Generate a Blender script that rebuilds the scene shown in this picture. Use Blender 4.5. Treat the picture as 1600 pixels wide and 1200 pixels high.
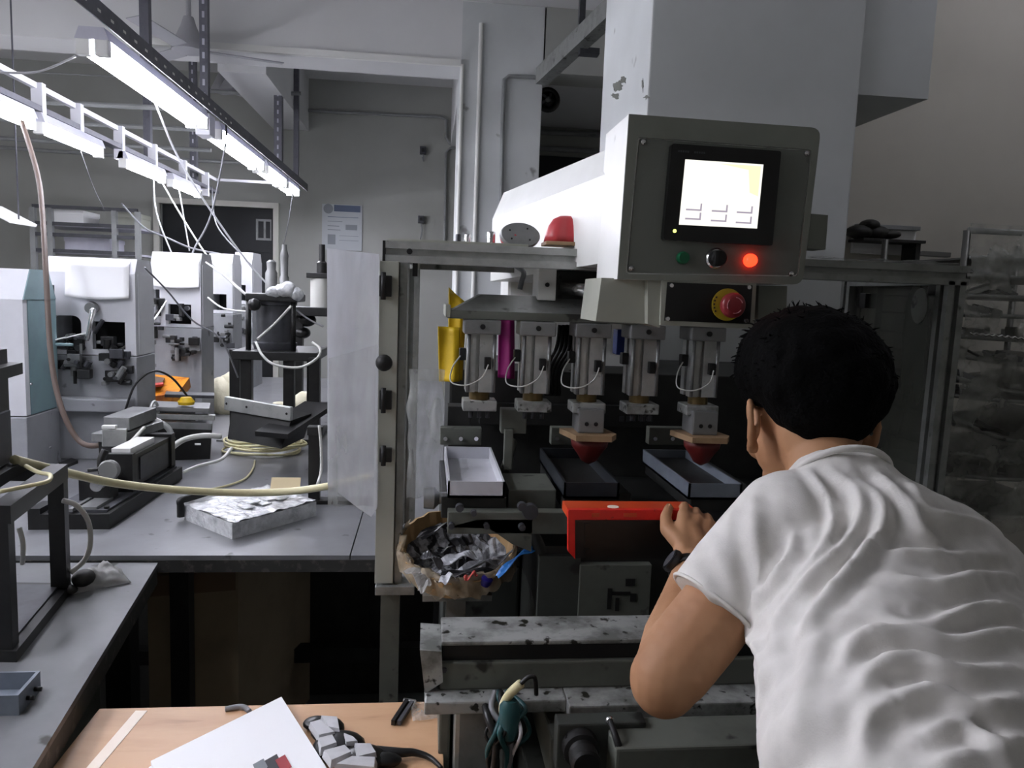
import bpy, bmesh, math, random
import numpy as np
from mathutils import Vector, Matrix, Euler, noise
from mathutils.bvhtree import BVHTree

for _o in list(bpy.data.objects):
    bpy.data.objects.remove(_o)
SC = bpy.context.scene
COL = SC.collection
random.seed(7)

# ------------------------------------------------------------------ camera
FPX, CX, CY = 1200.0, 800.0, 600.0
CAM = Vector((0.0, 0.0, 1.5))
_dy = Vector((670 - CX, 455 - CY, FPX)).normalized()          # world +Y in camera (x right, y down, z forward)
_dn = Vector((430 - CX, 10500 - CY, FPX))                      # world -Z in camera
_dn = (_dn - _dy * _dn.dot(_dy)).normalized()
_dz = -_dn
_dx = _dy.cross(_dz)                                          # handedness fixed below
if _dx.x < 0:
    _dx = -_dx
def ray(px, py):
    c = Vector(((px - CX) / FPX, (py - CY) / FPX, 1.0))
    return Vector((c.dot(_dx), c.dot(_dy), c.dot(_dz)))
def P(px, py, Y):
    d = ray(px, py)
    return CAM + d * (Y / d.y)
def PZ(px, py, Z):
    d = ray(px, py)
    return CAM + d * ((Z - CAM.z) / d.z)
def PX(px, py, X):
    d = ray(px, py)
    return CAM + d * (X / d.x)

cd = bpy.data.cameras.new('camera')
cam = bpy.data.objects.new('camera', cd)
COL.objects.link(cam)
cd.sensor_width = 36.0
cd.lens = 36.0 * FPX / 1600.0
cd.clip_start = 0.02
cd.clip_end = 60
_r = Vector((_dx.x, _dy.x, _dz.x)); _d = Vector((_dx.y, _dy.y, _dz.y)); _f = Vector((_dx.z, _dy.z, _dz.z))
m3 = Matrix((_r, -_d, -_f)).transposed()
cam.matrix_world = Matrix.Translation(CAM) @ m3.to_4x4()
SC.camera = cam

# ------------------------------------------------------------------ world, exposure
w = bpy.data.worlds.new('world'); SC.world = w; w.use_nodes = True
w.node_tree.nodes['Background'].inputs[0].default_value = (0.75, 0.8, 0.9, 1)
w.node_tree.nodes['Background'].inputs[1].default_value = 0.03
SC.view_settings.view_transform = 'Standard'
SC.view_settings.look = 'None'
SC.view_settings.gamma = 1.0
SC.view_settings.use_curve_mapping = False
SC.view_settings.exposure = 1.4
TUBE_POWER = 24.0

# ------------------------------------------------------------------ materials
def lin(h):
    h = h.lstrip('#')
    v = [int(h[i:i + 2], 16) / 255.0 for i in (0, 2, 4)]
    return tuple((c / 12.92 if c <= 0.04045 else ((c + 0.055) / 1.055) ** 2.4) for c in v) + (1.0,)
M = {}
def mat(name, col, rough=0.5, metal=0.0, col2=None, scale=12.0, lo=0.45, hi=0.7, bump=0.0, bscale=60.0,
        col3=None, scale3=60.0, lo3=0.62, hi3=0.68, emit=None, strength=0.0, trans=0.0, alpha=1.0, spec=0.5, stretch=None):
    m = bpy.data.materials.new(name); m.use_nodes = True
    nt = m.node_tree; b = nt.nodes['Principled BSDF']
    b.inputs['Roughness'].default_value = rough
    b.inputs['Metallic'].default_value = metal
    b.inputs['Specular IOR Level'].default_value = spec
    b.inputs['Base Color'].default_value = lin(col)
    tc = nt.nodes.new('ShaderNodeTexCoord')
    vec = tc.outputs['Object']
    if stretch:
        mp = nt.nodes.new('ShaderNodeMapping'); mp.inputs['Scale'].default_value = stretch
        nt.links.new(vec, mp.inputs[0]); vec = mp.outputs[0]
    out = None
    if col2:
        n = nt.nodes.new('ShaderNodeTexNoise'); n.inputs['Scale'].default_value = scale
        n.inputs['Detail'].default_value = 5; n.inputs['Roughness'].default_value = 0.6
        nt.links.new(vec, n.inputs['Vector'])
        r = nt.nodes.new('ShaderNodeValToRGB')
        r.color_ramp.elements[0].position = lo; r.color_ramp.elements[1].position = hi
        r.color_ramp.elements[0].color = lin(col); r.color_ramp.elements[1].color = lin(col2)
        nt.links.new(n.outputs['Fac'], r.inputs[0]); out = r.outputs[0]
    if col3:
        n = nt.nodes.new('ShaderNodeTexNoise'); n.inputs['Scale'].default_value = scale3
        n.inputs['Detail'].default_value = 3
        nt.links.new(vec, n.inputs['Vector'])
        r = nt.nodes.new('ShaderNodeValToRGB')
        r.color_ramp.elements[0].position = lo3; r.color_ramp.elements[1].position = hi3
        r.color_ramp.elements[0].color = (0, 0, 0, 1); r.color_ramp.elements[1].color = (1, 1, 1, 1)
        nt.links.new(n.outputs['Fac'], r.inputs[0])
        mx = nt.nodes.new('ShaderNodeMix'); mx.data_type = 'RGBA'
        nt.links.new(r.outputs[0], mx.inputs['Factor'])
        if out: nt.links.new(out, mx.inputs['A'])
        else: mx.inputs['A'].default_value = lin(col)
        mx.inputs['B'].default_value = lin(col3)
        out = mx.outputs['Result']
    if out: nt.links.new(out, b.inputs['Base Color'])
    if bump:
        n = nt.nodes.new('ShaderNodeTexNoise'); n.inputs['Scale'].default_value = bscale; n.inputs['Detail'].default_value = 4
        nt.links.new(vec, n.inputs['Vector'])
        bp = nt.nodes.new('ShaderNodeBump'); bp.inputs['Strength'].default_value = bump; bp.inputs['Distance'].default_value = 0.01
        nt.links.new(n.outputs['Fac'], bp.inputs['Height']); nt.links.new(bp.outputs[0], b.inputs['Normal'])
    if emit:
        b.inputs['Emission Color'].default_value = lin(emit); b.inputs['Emission Strength'].default_value = strength
    b.inputs['Transmission Weight'].default_value = trans
    b.inputs['Alpha'].default_value = alpha
    M[name] = m
    return m

def film(name, col, opac_lo, opac_hi, scale=14.0, bump=0.6, bscale=30.0, rough=0.2, stretch=(1, 1, 0.25)):
    """clear crinkled plastic: transparent mixed with a glossy milky surface"""
    m = bpy.data.materials.new(name); m.use_nodes = True
    nt = m.node_tree; nt.nodes.clear()
    o = nt.nodes.new('ShaderNodeOutputMaterial'); mx = nt.nodes.new('ShaderNodeMixShader')
    t = nt.nodes.new('ShaderNodeBsdfTransparent'); b = nt.nodes.new('ShaderNodeBsdfPrincipled')
    b.inputs['Base Color'].default_value = lin(col); b.inputs['Roughness'].default_value = rough
    tl = nt.nodes.new('ShaderNodeBsdfTranslucent'); tl.inputs[0].default_value = lin(col)
    mt = nt.nodes.new('ShaderNodeMixShader'); mt.inputs[0].default_value = 0.4
    tc = nt.nodes.new('ShaderNodeTexCoord'); mp = nt.nodes.new('ShaderNodeMapping'); mp.inputs['Scale'].default_value = stretch
    nt.links.new(tc.outputs['Object'], mp.inputs[0])
    n = nt.nodes.new('ShaderNodeTexNoise'); n.inputs['Scale'].default_value = scale; n.inputs['Detail'].default_value = 5
    nt.links.new(mp.outputs[0], n.inputs['Vector'])
    r = nt.nodes.new('ShaderNodeMapRange'); r.inputs[1].default_value = 0.35; r.inputs[2].default_value = 0.65
    r.inputs[3].default_value = opac_lo; r.inputs[4].default_value = opac_hi
    nt.links.new(n.outputs['Fac'], r.inputs[0]); nt.links.new(r.outputs[0], mx.inputs[0])
    n2 = nt.nodes.new('ShaderNodeTexNoise'); n2.inputs['Scale'].default_value = bscale; n2.inputs['Detail'].default_value = 3
    nt.links.new(mp.outputs[0], n2.inputs['Vector'])
    bp = nt.nodes.new('ShaderNodeBump'); bp.inputs['Strength'].default_value = bump; bp.inputs['Distance'].default_value = 0.01
    nt.links.new(n2.outputs['Fac'], bp.inputs['Height']); nt.links.new(bp.outputs[0], b.inputs['Normal'])
    nt.links.new(b.outputs[0], mt.inputs[1]); nt.links.new(tl.outputs[0], mt.inputs[2]); nt.links.new(t.outputs[0], mx.inputs[1]); nt.links.new(mt.outputs[0], mx.inputs[2]); nt.links.new(mx.outputs[0], o.inputs[0])
    M[name] = m
    return m

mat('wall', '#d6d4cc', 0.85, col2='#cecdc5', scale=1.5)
mat('wall_back', '#a3a49f', 0.85, col2='#9c9d97', scale=1.2)  # nearly even grey, darker than the other wall colours
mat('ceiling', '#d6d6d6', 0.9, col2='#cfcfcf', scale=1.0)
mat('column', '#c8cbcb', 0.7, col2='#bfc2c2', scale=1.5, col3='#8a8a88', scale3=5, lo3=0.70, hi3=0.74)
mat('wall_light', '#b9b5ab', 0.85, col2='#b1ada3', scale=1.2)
mat('floor', '#4a4a48', 0.6, col2='#3a3a38', scale=4)
mat('trunk', '#dcdcd8', 0.5)
mat('conduit', '#8c8e8e', 0.5, col2='#7c7e7e', scale=8)
mat('dark_steel', '#4a4b50', 0.45, 0.3, col2='#3d3e42', scale=20)
mat('black_steel', '#141414', 0.42, 0.1, col2='#1e1e1d', scale=25)
mat('black_plastic', '#0b0b0b', 0.35, col2='#141414', scale=30)
mat('rubber', '#070707', 0.6)
mat('angle_iron', '#66666e', 0.5, 0.3, col2='#5a5a62', scale=30)
mat('void', '#0c0f14', 0.5, col2='#11151b', scale=3)
mat('void_mech', '#17181a', 0.5, col2='#2c2d2d', scale=25, lo=0.4, hi=0.75)
mat('white_machine', '#d9dade', 0.45, col2='#cfd0d4', scale=4)
mat('grey_machine', '#9c9ea1', 0.5, col2='#8d8f92', scale=6, col3='#606162', scale3=14, lo3=0.66, hi3=0.72)
mat('teal_machine', '#7f9a9e', 0.45, col2='#76898e', scale=5)
mat('paper', '#f8f8f8', 0.7)
mat('table_top', '#7e7f82', 0.35, 0.15, col2='#6d6e70', scale=5, lo=0.35, hi=0.7, col3='#3b3b3b', scale3=16, lo3=0.68, hi3=0.74)
mat('table_edge', '#3a3a38', 0.5, col2='#6a6660', scale=30, lo=0.55, hi=0.7)
mat('table_top2', '#77787a', 0.4, 0.1, col2='#636466', scale=4, lo=0.35, hi=0.7, col3='#34332f', scale3=14, lo3=0.66, hi3=0.72)
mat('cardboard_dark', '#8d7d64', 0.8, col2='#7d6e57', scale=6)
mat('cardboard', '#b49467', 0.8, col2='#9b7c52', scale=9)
mat('tan_wood', '#c9a07a', 0.45, col2='#b98f69', scale=3, stretch=(1, 4, 1), col3='#a07a55', scale3=6, lo3=0.66, hi3=0.8)
mat('cream_strip', '#f1e2d0', 0.5)
mat('alu', '#b4b6b3', 0.38, 0.55, col2='#9a9c99', scale=18, col3='#55564f', scale3=22, lo3=0.68, hi3=0.74)
mat('alu_dark', '#8d8f8c', 0.4, 0.5, col2='#767875', scale=18, col3='#3f403b', scale3=20, lo3=0.64, hi3=0.72)
mat('chrome', '#d8d8d8', 0.18, 0.95)
mat('brass', '#6b5a38', 0.4, 0.7)
mat('stained_metal', '#a8aaa7', 0.42, 0.2, col2='#6f716d', scale=16, lo=0.42, hi=0.62, col3='#26261f', scale3=48, lo3=0.60, hi3=0.66)
mat('stained_grey', '#64675f', 0.5, 0.1, col2='#52544d', scale=8, col3='#23231f', scale3=18, lo3=0.64, hi3=0.70)
mat('machine_white', '#e6e7e3', 0.4, col2='#dcddd8', scale=3, col3='#77776f', scale3=9, lo3=0.71, hi3=0.76)
mat('panel_grey', '#80837a', 0.5, col2='#777a71', scale=6, col3='#2e302b', scale3=9, lo3=0.69, hi3=0.76)
mat('panel_face', '#6e716a', 0.55, col2='#666962', scale=6, col3='#2b2d29', scale3=11, lo3=0.69, hi3=0.75)
mat('block_cream', '#a3a599', 0.5, col2='#999b8f', scale=6)
mat('machine_dark', '#1c1d1c', 0.5, 0.1, col2='#2a2b29', scale=14)
mat('machine_base', '#3c3f3b', 0.55, col2='#2f312d', scale=7, col3='#161613', scale3=14, lo3=0.60, hi3=0.66)
mat('bezel', '#0a0a0b', 0.3)
mat('screen', '#101010', 0.3, emit='#fffdf4', strength=0.42)
mat('screen_yellow', '#101010', 0.3, emit='#fffad0', strength=0.40)
mat('screen_shade', '#101010', 0.3, emit='#d0c4d8', strength=0.25)
mat('led_green', '#20c020', 0.3, emit='#c8e060', strength=1.5)
mat('green_button', '#0f5a38', 0.3)
mat('red_lamp', '#ff2010', 0.3, emit='#ff2a14', strength=2.4)
mat('red_lamp_core', '#ff6040', 0.3, emit='#ff8a50', strength=6.0)
mat('estop_yellow', '#b3a02a', 0.5)
mat('estop_red', '#8c2a30', 0.4)
mat('estop_mark', '#c07a80', 0.5)
mat('lettering', '#44454a', 0.5)
mat('silicone_red', '#c2454a', 0.35, col2='#b53b42', scale=12)
mat('silicone_dark', '#6e2522', 0.4, col2='#5c1e1c', scale=12)
mat('pad_wood', '#a88a68', 0.6, col2='#8d7152', scale=14)
mat('yellow_sheet', '#d9b416', 0.5, col2='#caa40f', scale=9)
mat('magenta_sheet', '#8a0a62', 0.45)
mat('blue_part', '#1c3a8c', 0.4)
mat('tray_white', '#cfd0d6', 0.35, col2='#c2c3c9', scale=10)
mat('tray_dark', '#22262b', 0.4, col2='#2c3138', scale=14)
mat('tray_grey', '#6f7680', 0.4, col2='#808892', scale=9)
mat('red_plastic', '#d8231c', 0.35, col2='#c61d17', scale=20, col3='#7a1512', scale3=40, lo3=0.68, hi3=0.72)
mat('orange_plastic', '#c8451a', 0.4, col2='#b8380f', scale=14)
mat('skin', '#ad815f', 0.6, col2='#a27453', scale=9, spec=0.35)
mat('shirt', '#dcd9d4', 0.9, col2='#d4d1cc', scale=30, bump=0.08, bscale=500, spec=0.1)
mat('trousers', '#1b1d22', 0.9)
mat('hair', '#020202', 0.85, col2='#050506', scale=60, bump=0.4, bscale=180, spec=0.08)
mat('eye_white', '#e8e4de', 0.3)
mat('hose_cream', '#d9d2a8', 0.4, col2='#c9c196', scale=8)
mat('hose_clear', '#c8c8c2', 0.3)
mat('cable_white', '#cfcfd3', 0.4)
mat('cable_grey', '#7b7c80', 0.45)
mat('cable_brown', '#5f5048', 0.5)
mat('cable_black', '#101010', 0.45)
mat('cable_teal', '#1e4a4c', 0.45)
mat('tube_light', '#ffffff', 0.3, emit='#f3f4ff', strength=TUBE_POWER)
mat('fixture', '#b9b9c4', 0.45, col2='#adadb8', scale=8)
mat('rail_white', '#d6d6dc', 0.45)
mat('fan_grey', '#a2a2a6', 0.5)
mat('orange_pack', '#d98a1c', 0.5, col2='#a85a18', scale=12, lo=0.5, hi=0.6)
mat('yellow_cap', '#c9a61a', 0.4)
mat('tub_white', '#d5d5d2', 0.45)
mat('cream_bag', '#d8d2b8', 0.7, bump=0.6, bscale=25)
mat('gauge_face', '#6f706e', 0.4)
mat('tag_paper', '#d9c8a0', 0.7)
mat('glove_white', '#c4c4c6', 0.8, col2='#a9a9ab', scale=14)
mat('poster', '#aeb2b6', 0.6)
mat('poster_blue', '#4c5870', 0.6)
mat('poster_grey', '#7d8286', 0.6)
mat('ink_red', '#a03038', 0.6)
mat('ink_dark', '#2c2a30', 0.6)
mat('scrap_white', '#b9bbc0', 0.5, bump=0.4, bscale=40)
mat('scrap_black', '#141417', 0.4)
mat('scrap_blue', '#2f7fd0', 0.35)
mat('scrap_purple', '#241c70', 0.35)
mat('scrap_red', '#b8443c', 0.5)
mat('scrap_grey', '#6f7074', 0.4)
mat('scrap_mix', '#6c6d70', 0.45, col2='#c4c6ca', scale=45, lo=0.45, hi=0.6, col3='#16161a', scale3=30, lo3=0.5, hi3=0.55)
mat('tape_brown', '#6d563c', 0.4)
mat('rack_steel', '#6a6a66', 0.4, 0.5)
mat('silver_wrap', '#dcdedf', 0.25, 0.15, col2='#b4b6b8', scale=22, bump=0.9, bscale=38)
mat('grey_plate', '#8a8b8b', 0.4, 0.4, col2='#747574', scale=12)
mat('shelf_dark', '#1d1d1b', 0.6, col2='#34322d', scale=20)
film('door_film', '#e4e6ea', 0.38, 0.9, scale=9, bump=1.0, bscale=9)
film('clear_film', '#b9bbb8', 0.12, 0.6, scale=16, bump=1.0, bscale=22)
film('dirty_panel', '#5c5f58', 0.5, 0.85, scale=5, bump=0.3, bscale=12)
film('rack_film', '#c4c5bd', 0.08, 0.62, scale=9, bump=1.0, bscale=16, rough=0.15, stretch=(1, 1, 1))
film('clear_plastic', '#cfd0cc', 0.2, 0.55, scale=20, bump=1.0, bscale=40, stretch=(1, 1, 1))
film('liner', '#b8aa92', 0.35, 0.95, scale=18, bump=0.8, bscale=40, stretch=(1, 1, 1))
film('cloth_plastic', '#c9c9c6', 0.55, 0.95, scale=12, bump=0.5, bscale=30, stretch=(1, 1, 1))

# ------------------------------------------------------------------ mesh helpers
WLOC = {}
def finish(bm, name, smooth=False, origin=Vector((0, 0, 0)), mat_=None):
    bmesh.ops.recalc_face_normals(bm, faces=bm.faces)
    bmesh.ops.translate(bm, verts=bm.verts, vec=-Vector(origin))
    me = bpy.data.meshes.new(name)
    bm.to_mesh(me); bm.free()
    if smooth:
        for p in me.polygons: p.use_smooth = True
    if mat_: me.materials.append(M[mat_])
    return me
def center_base(bm):
    xs = [v.co for v in bm.verts]
    return Vector((sum(v.x for v in xs) / len(xs), sum(v.y for v in xs) / len(xs), min(v.z for v in xs)))
def part(name, bm, mat_, parent, smooth=False, label=None):
    org = WLOC[parent.name]
    me = finish(bm, name, smooth, org, mat_)
    o = bpy.data.objects.new(name, me); COL.objects.link(o)
    o.parent = parent
    WLOC[o.name] = org
    if smooth == 'auto': autosmooth(me)
    if label: o['label'] = label
    return o
def autosmooth(me, ang=0.6):
    for p in me.polygons: p.use_smooth = True
    bm = bmesh.new(); bm.from_mesh(me)
    for e in bm.edges:
        if len(e.link_faces) == 2 and e.calc_face_angle(0) > ang: e.smooth = False
    bm.to_mesh(me); bm.free()
def thing(name, label, cat, loc, group=None):
    o = bpy.data.objects.new(name, None); COL.objects.link(o)
    o.empty_display_size = 0.05
    o.location = loc; o['label'] = label; o['category'] = cat
    if group: o['group'] = group
    WLOC[o.name] = Vector(loc)
    return o
def single(name, bm, mat_, label, cat, group=None, smooth=False, kind=None):
    org = center_base(bm)
    me = finish(bm, name, smooth, org, mat_)
    o = bpy.data.objects.new(name, me); COL.objects.link(o); o.location = org
    if smooth == 'auto': autosmooth(me)
    WLOC[o.name] = org
    o['label'] = label; o['category'] = cat
    if group: o['group'] = group
    if kind: o['kind'] = kind
    return o
def struct(name, bm, mat_, label, cat, smooth=False):
    o = single(name, bm, mat_, label, cat, smooth=smooth); o['kind'] = 'structure'
    return o

def B(): return bmesh.new()
def box(bm, x0, x1, y0, y1, z0, z1, bev=0.0):
    mt = Matrix.Translation(((x0 + x1) / 2, (y0 + y1) / 2, (z0 + z1) / 2)) @ Matrix.Diagonal((abs(x1 - x0), abs(y1 - y0), abs(z1 - z0), 1))
    g = bmesh.ops.create_cube(bm, size=1.0, matrix=mt)
    if bev > 0:
        es = list({e for v in g['verts'] for e in v.link_edges})
        bmesh.ops.bevel(bm, geom=es, offset=bev, segments=2, affect='EDGES', profile=0.6)
    return bm
def obox(bm, c, ax, ay, az, sx, sy, sz, bev=0.0):
    """box centred at c with unit axes ax ay az and full sizes"""
    mt = Matrix((Vector(ax) * sx, Vector(ay) * sy, Vector(az) * sz)).transposed().to_4x4()
    mt.translation = Vector(c)
    g = bmesh.ops.create_cube(bm, size=1.0, matrix=mt)
    if bev > 0:
        es = list({e for v in g['verts'] for e in v.link_edges})
        bmesh.ops.bevel(bm, geom=es, offset=bev, segments=2, affect='EDGES', profile=0.6)
    return bm
def hexa(bm, pts):
    """8 points: bottom 4 (ccw) then top 4"""
    v = [bm.verts.new(p) for p in pts]
    for f in ((3, 2, 1, 0), (4, 5, 6, 7), (0, 1, 5, 4), (1, 2, 6, 5), (2, 3, 7, 6), (3, 0, 4, 7)):
        bm.faces.new([v[i] for i in f])
    return bm
def frame_of(d):
    d = Vector(d).normalized()
    a = Vector((0, 0, 1)) if abs(d.z) < 0.9 else Vector((1, 0, 0))
    s = d.cross(a).normalized(); u = s.cross(d).normalized()
    return d, s, u
def cyl(bm, a, b, r, r2=None, n=16, caps=True):
    a = Vector(a); b = Vector(b); r2 = r if r2 is None else r2
    d, s, u = frame_of(b - a)
    A = []; Bq = []
    for i in range(n):
        t = 2 * math.pi * i / n
        o = s * math.cos(t) + u * math.sin(t)
        A.append(bm.verts.new(a + o * r)); Bq.append(bm.verts.new(b + o * r2))
    for i in range(n):
        bm.faces.new((A[i], A[(i + 1) % n], Bq[(i + 1) % n], Bq[i]))
    if caps:
        bm.faces.new(A[::-1]); bm.faces.new(Bq)
    return bm
def catmull(pts, sub=6):
    pts = [Vector(p) for p in pts]
    if len(pts) < 3: return pts
    out = []
    for i in range(len(pts) - 1):
        p0 = pts[max(i - 1, 0)]; p1 = pts[i]; p2 = pts[i + 1]; p3 = pts[min(i + 2, len(pts) - 1)]
        for k in range(sub):
            t = k / sub
            out.append(0.5 * ((2 * p1) + (p2 - p0) * t + (2 * p0 - 5 * p1 + 4 * p2 - p3) * t * t + (3 * p1 - p0 - 3 * p2 + p3) * t ** 3))
    out.append(pts[-1])
    return out
def tube(bm, pts, r, n=8, sub=6, rfun=None):
    q = catmull(pts, sub)
    rings = []
    d, s, u = frame_of(q[1] - q[0])
    for i, p in enumerate(q):
        t = (q[min(i + 1, len(q) - 1)] - q[max(i - 1, 0)]).normalized()
        s = (s - t * s.dot(t))
        s = s.normalized() if s.length > 1e-6 else frame_of(t)[1]
        u = t.cross(s)
        rr = r if rfun is None else rfun(i / (len(q) - 1)) * r
        rings.append([bm.verts.new(p + (s * math.cos(2 * math.pi * k / n) + u * math.sin(2 * math.pi * k / n)) * rr) for k in range(n)])
    for i in range(len(rings) - 1):
        for k in range(n):
            bm.faces.new((rings[i][k], rings[i][(k + 1) % n], rings[i + 1][(k + 1) % n], rings[i + 1][k]))
    bm.faces.new(rings[0][::-1]); bm.faces.new(rings[-1])
    return bm
def prism(bm, poly, off):
    """poly: list of 3D points (planar), extruded by vector off"""
    off = Vector(off)
    a = [bm.verts.new(Vector(p)) for p in poly]; b = [bm.verts.new(Vector(p) + off) for p in poly]
    n = len(a)
    bm.faces.new(a[::-1]); bm.faces.new(b)
    for i in range(n):
        bm.faces.new((a[i], a[(i + 1) % n], b[(i + 1) % n], b[i]))
    return bm
def lathe(bm, prof, c, axis=(0, 0, 1), n=24):
    """prof: list of (r, h) along axis from c"""
    c = Vector(c); d, s, u = frame_of(axis)
    rings = []
    for r, h in prof:
        rr = max(r, 1e-4)
        rings.append([bm.verts.new(c + d * h + (s * math.cos(2 * math.pi * k / n) + u * math.sin(2 * math.pi * k / n)) * rr) for k in range(n)])
    for i in range(len(rings) - 1):
        for k in range(n):
            bm.faces.new((rings[i][k], rings[i][(k + 1) % n], rings[i + 1][(k + 1) % n], rings[i + 1][k]))
    bm.faces.new(rings[0][::-1]); bm.faces.new(rings[-1])
    return bm
def holed(bm, outer, holes, off):
    """flat plate with holes; outer/holes: lists of 3D coplanar points; extruded by off"""
    off = Vector(off)
    tmp = bmesh.new()
    es = []
    for loop in [outer] + holes:
        vs = [tmp.verts.new(Vector(p)) for p in loop]
        for i in range(len(vs)): es.append(tmp.edges.new((vs[i], vs[(i + 1) % len(vs)])))
    bmesh.ops.triangle_fill(tmp, use_beauty=True, use_dissolve=False, edges=es)
    g = bmesh.ops.extrude_face_region(tmp, geom=list(tmp.faces))
    bmesh.ops.translate(tmp, verts=[e for e in g['geom'] if isinstance(e, bmesh.types.BMVert)], vec=off)
    me = bpy.data.meshes.new('tmp'); tmp.to_mesh(me); tmp.free(); bm.from_mesh(me); bpy.data.meshes.remove(me)
    return bm
def profile_beam(bm, p0, p1, s, up=None, notch=0.3, depth=0.3, sw=None):
    """T-slot aluminium extrusion"""
    p0 = Vector(p0); p1 = Vector(p1)
    d = (p1 - p0).normalized()
    upv = Vector(up) if up else (Vector((0, 0, 1)) if abs(d.z) < 0.9 else Vector((0, 1, 0)))
    r = d.cross(upv).normalized(); u = r.cross(d).normalized()
    h = s / 2; n_ = s * notch / 2; dp = s * depth
    pl = []
    for (ox, oy) in ((1, 0), (0, 1), (-1, 0), (0, -1)):
        tx, ty = -oy, ox
        for (a, b) in ((-h, h), (-n_, h), (-n_, h - dp), (n_, h - dp), (n_, h)):
            pl.append((ox * b + tx * a, oy * b + ty * a))
    k = (sw or s) / s
    poly = [p0 + r * (x * k) + u * y for x, y in pl]
    return prism(bm, poly, p1 - p0)
def ring(bm, c, axis, R, r, n=24, m=8):
    c = Vector(c); d, s, u = frame_of(axis)
    rs = []
    for i in range(n):
        t = 2 * math.pi * i / n; o = s * math.cos(t) + u * math.sin(t)
        rs.append([bm.verts.new(c + o * (R + r * math.cos(2 * math.pi * k / m)) + d * r * math.sin(2 * math.pi * k / m)) for k in range(m)])
    for i in range(n):
        for k in range(m):
            bm.faces.new((rs[i][k], rs[(i + 1) % n][k], rs[(i + 1) % n][(k + 1) % m], rs[i][(k + 1) % m]))
    return bm
def ell(bm, c, r, rot=None, n=16):
    c = Vector(c); m = max(6, n // 2 + 1)
    R_ = (rot.to_3x3() if rot is not None else Matrix.Identity(3)) @ Matrix.Diagonal((r[0], r[1], r[2]))
    nv_ = bm.verts.new; nf = bm.faces.new
    top = nv_(c + R_ @ Vector((0, 0, 1))); bot = nv_(c + R_ @ Vector((0, 0, -1)))
    rings = []
    for i in range(1, m):
        th = math.pi * i / m; st, ct = math.sin(th), math.cos(th)
        rings.append([nv_(c + R_ @ Vector((st * math.cos(2 * math.pi * k / n), st * math.sin(2 * math.pi * k / n), ct))) for k in range(n)])
    for k in range(n):
        j = (k + 1) % n
        nf((top, rings[0][k], rings[0][j])); nf((bot, rings[-1][j], rings[-1][k]))
        for i in range(m - 2): nf((rings[i][k], rings[i + 1][k], rings[i + 1][j], rings[i][j]))
    return bm
def lump(bm, amp=0.012, sc=18.0, seed=0.0):
    for v in bm.verts:
        n_ = noise.fractal(v.co * sc + Vector((seed, 0, 0)), 0.9, 2.0, 3)
        d_ = noise.noise_vector(v.co * sc * 0.6)
        v.co += d_ * amp + Vector((0, 0, 1)) * n_ * amp * 0.5
    return bm
def sheet(bm, fn, nu, nv, thick=0.0):
    """surface from fn(u,v) -> Vector"""
    g = [[bm.verts.new(fn(i / nu, j / nv)) for j in range(nv + 1)] for i in range(nu + 1)]
    fs = []
    for i in range(nu):
        for j in range(nv):
            fs.append(bm.faces.new((g[i][j], g[i + 1][j], g[i + 1][j + 1], g[i][j + 1])))
    if thick:
        bmesh.ops.recalc_face_normals(bm, faces=fs)
        bmesh.ops.solidify(bm, geom=fs, thickness=thick)
    return bm
X_, Y_, Z_ = Vector((1, 0, 0)), Vector((0, 1, 0)), Vector((0, 0, 1))

# ================================================================== SETTING
CEIL = 3.4
struct('floor', box(B(), -4.6, 4.2, -2.2, 9.2, -0.1, 0.0), 'floor', 'dark worn concrete workshop floor', 'floor')
struct('ceiling', box(B(), -4.6, 4.2, -2.2, 9.2, CEIL, CEIL + 0.1), 'ceiling', 'pale painted concrete ceiling above the workshop', 'ceiling')
DX0, DX1, DZ = P(250, 320, 7.5).x, P(428, 320, 7.5).x, P(340, 322, 7.5).z
bm = B()
holed(bm, [(-4.6, 7.5, 0), (0.95, 7.5, 0), (0.95, 7.5, CEIL), (-4.6, 7.5, CEIL)],
      [[(DX0, 7.5, 0.02), (DX1, 7.5, 0.02), (DX1, 7.5, DZ), (DX0, 7.5, DZ)]], (0, 0.12, 0))
struct('wall_back', bm, 'wall_back', 'grey back wall of the workshop with conduits', 'wall')
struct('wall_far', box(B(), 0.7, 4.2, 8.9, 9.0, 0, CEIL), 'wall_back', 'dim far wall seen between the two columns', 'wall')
struct('wall_left', box(B(), -4.6, -4.5, -2.2, 7.5, 0, CEIL), 'wall', 'pale painted side wall left of the machine row', 'wall')
struct('wall_front', box(B(), -4.6, 4.2, -2.2, -2.1, 0, CEIL), 'wall', 'pale painted wall behind the viewpoint', 'wall')
struct('wall_right', box(B(), 1.40, 4.2, 3.2, 3.32, 0, CEIL), 'wall_light', 'plain grey wall right of the near column', 'wall')
struct('wall_side', box(B(), 4.1, 4.2, -2.2, 8.9, 0, CEIL), 'wall', 'pale painted wall at the far right side', 'wall')
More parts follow.
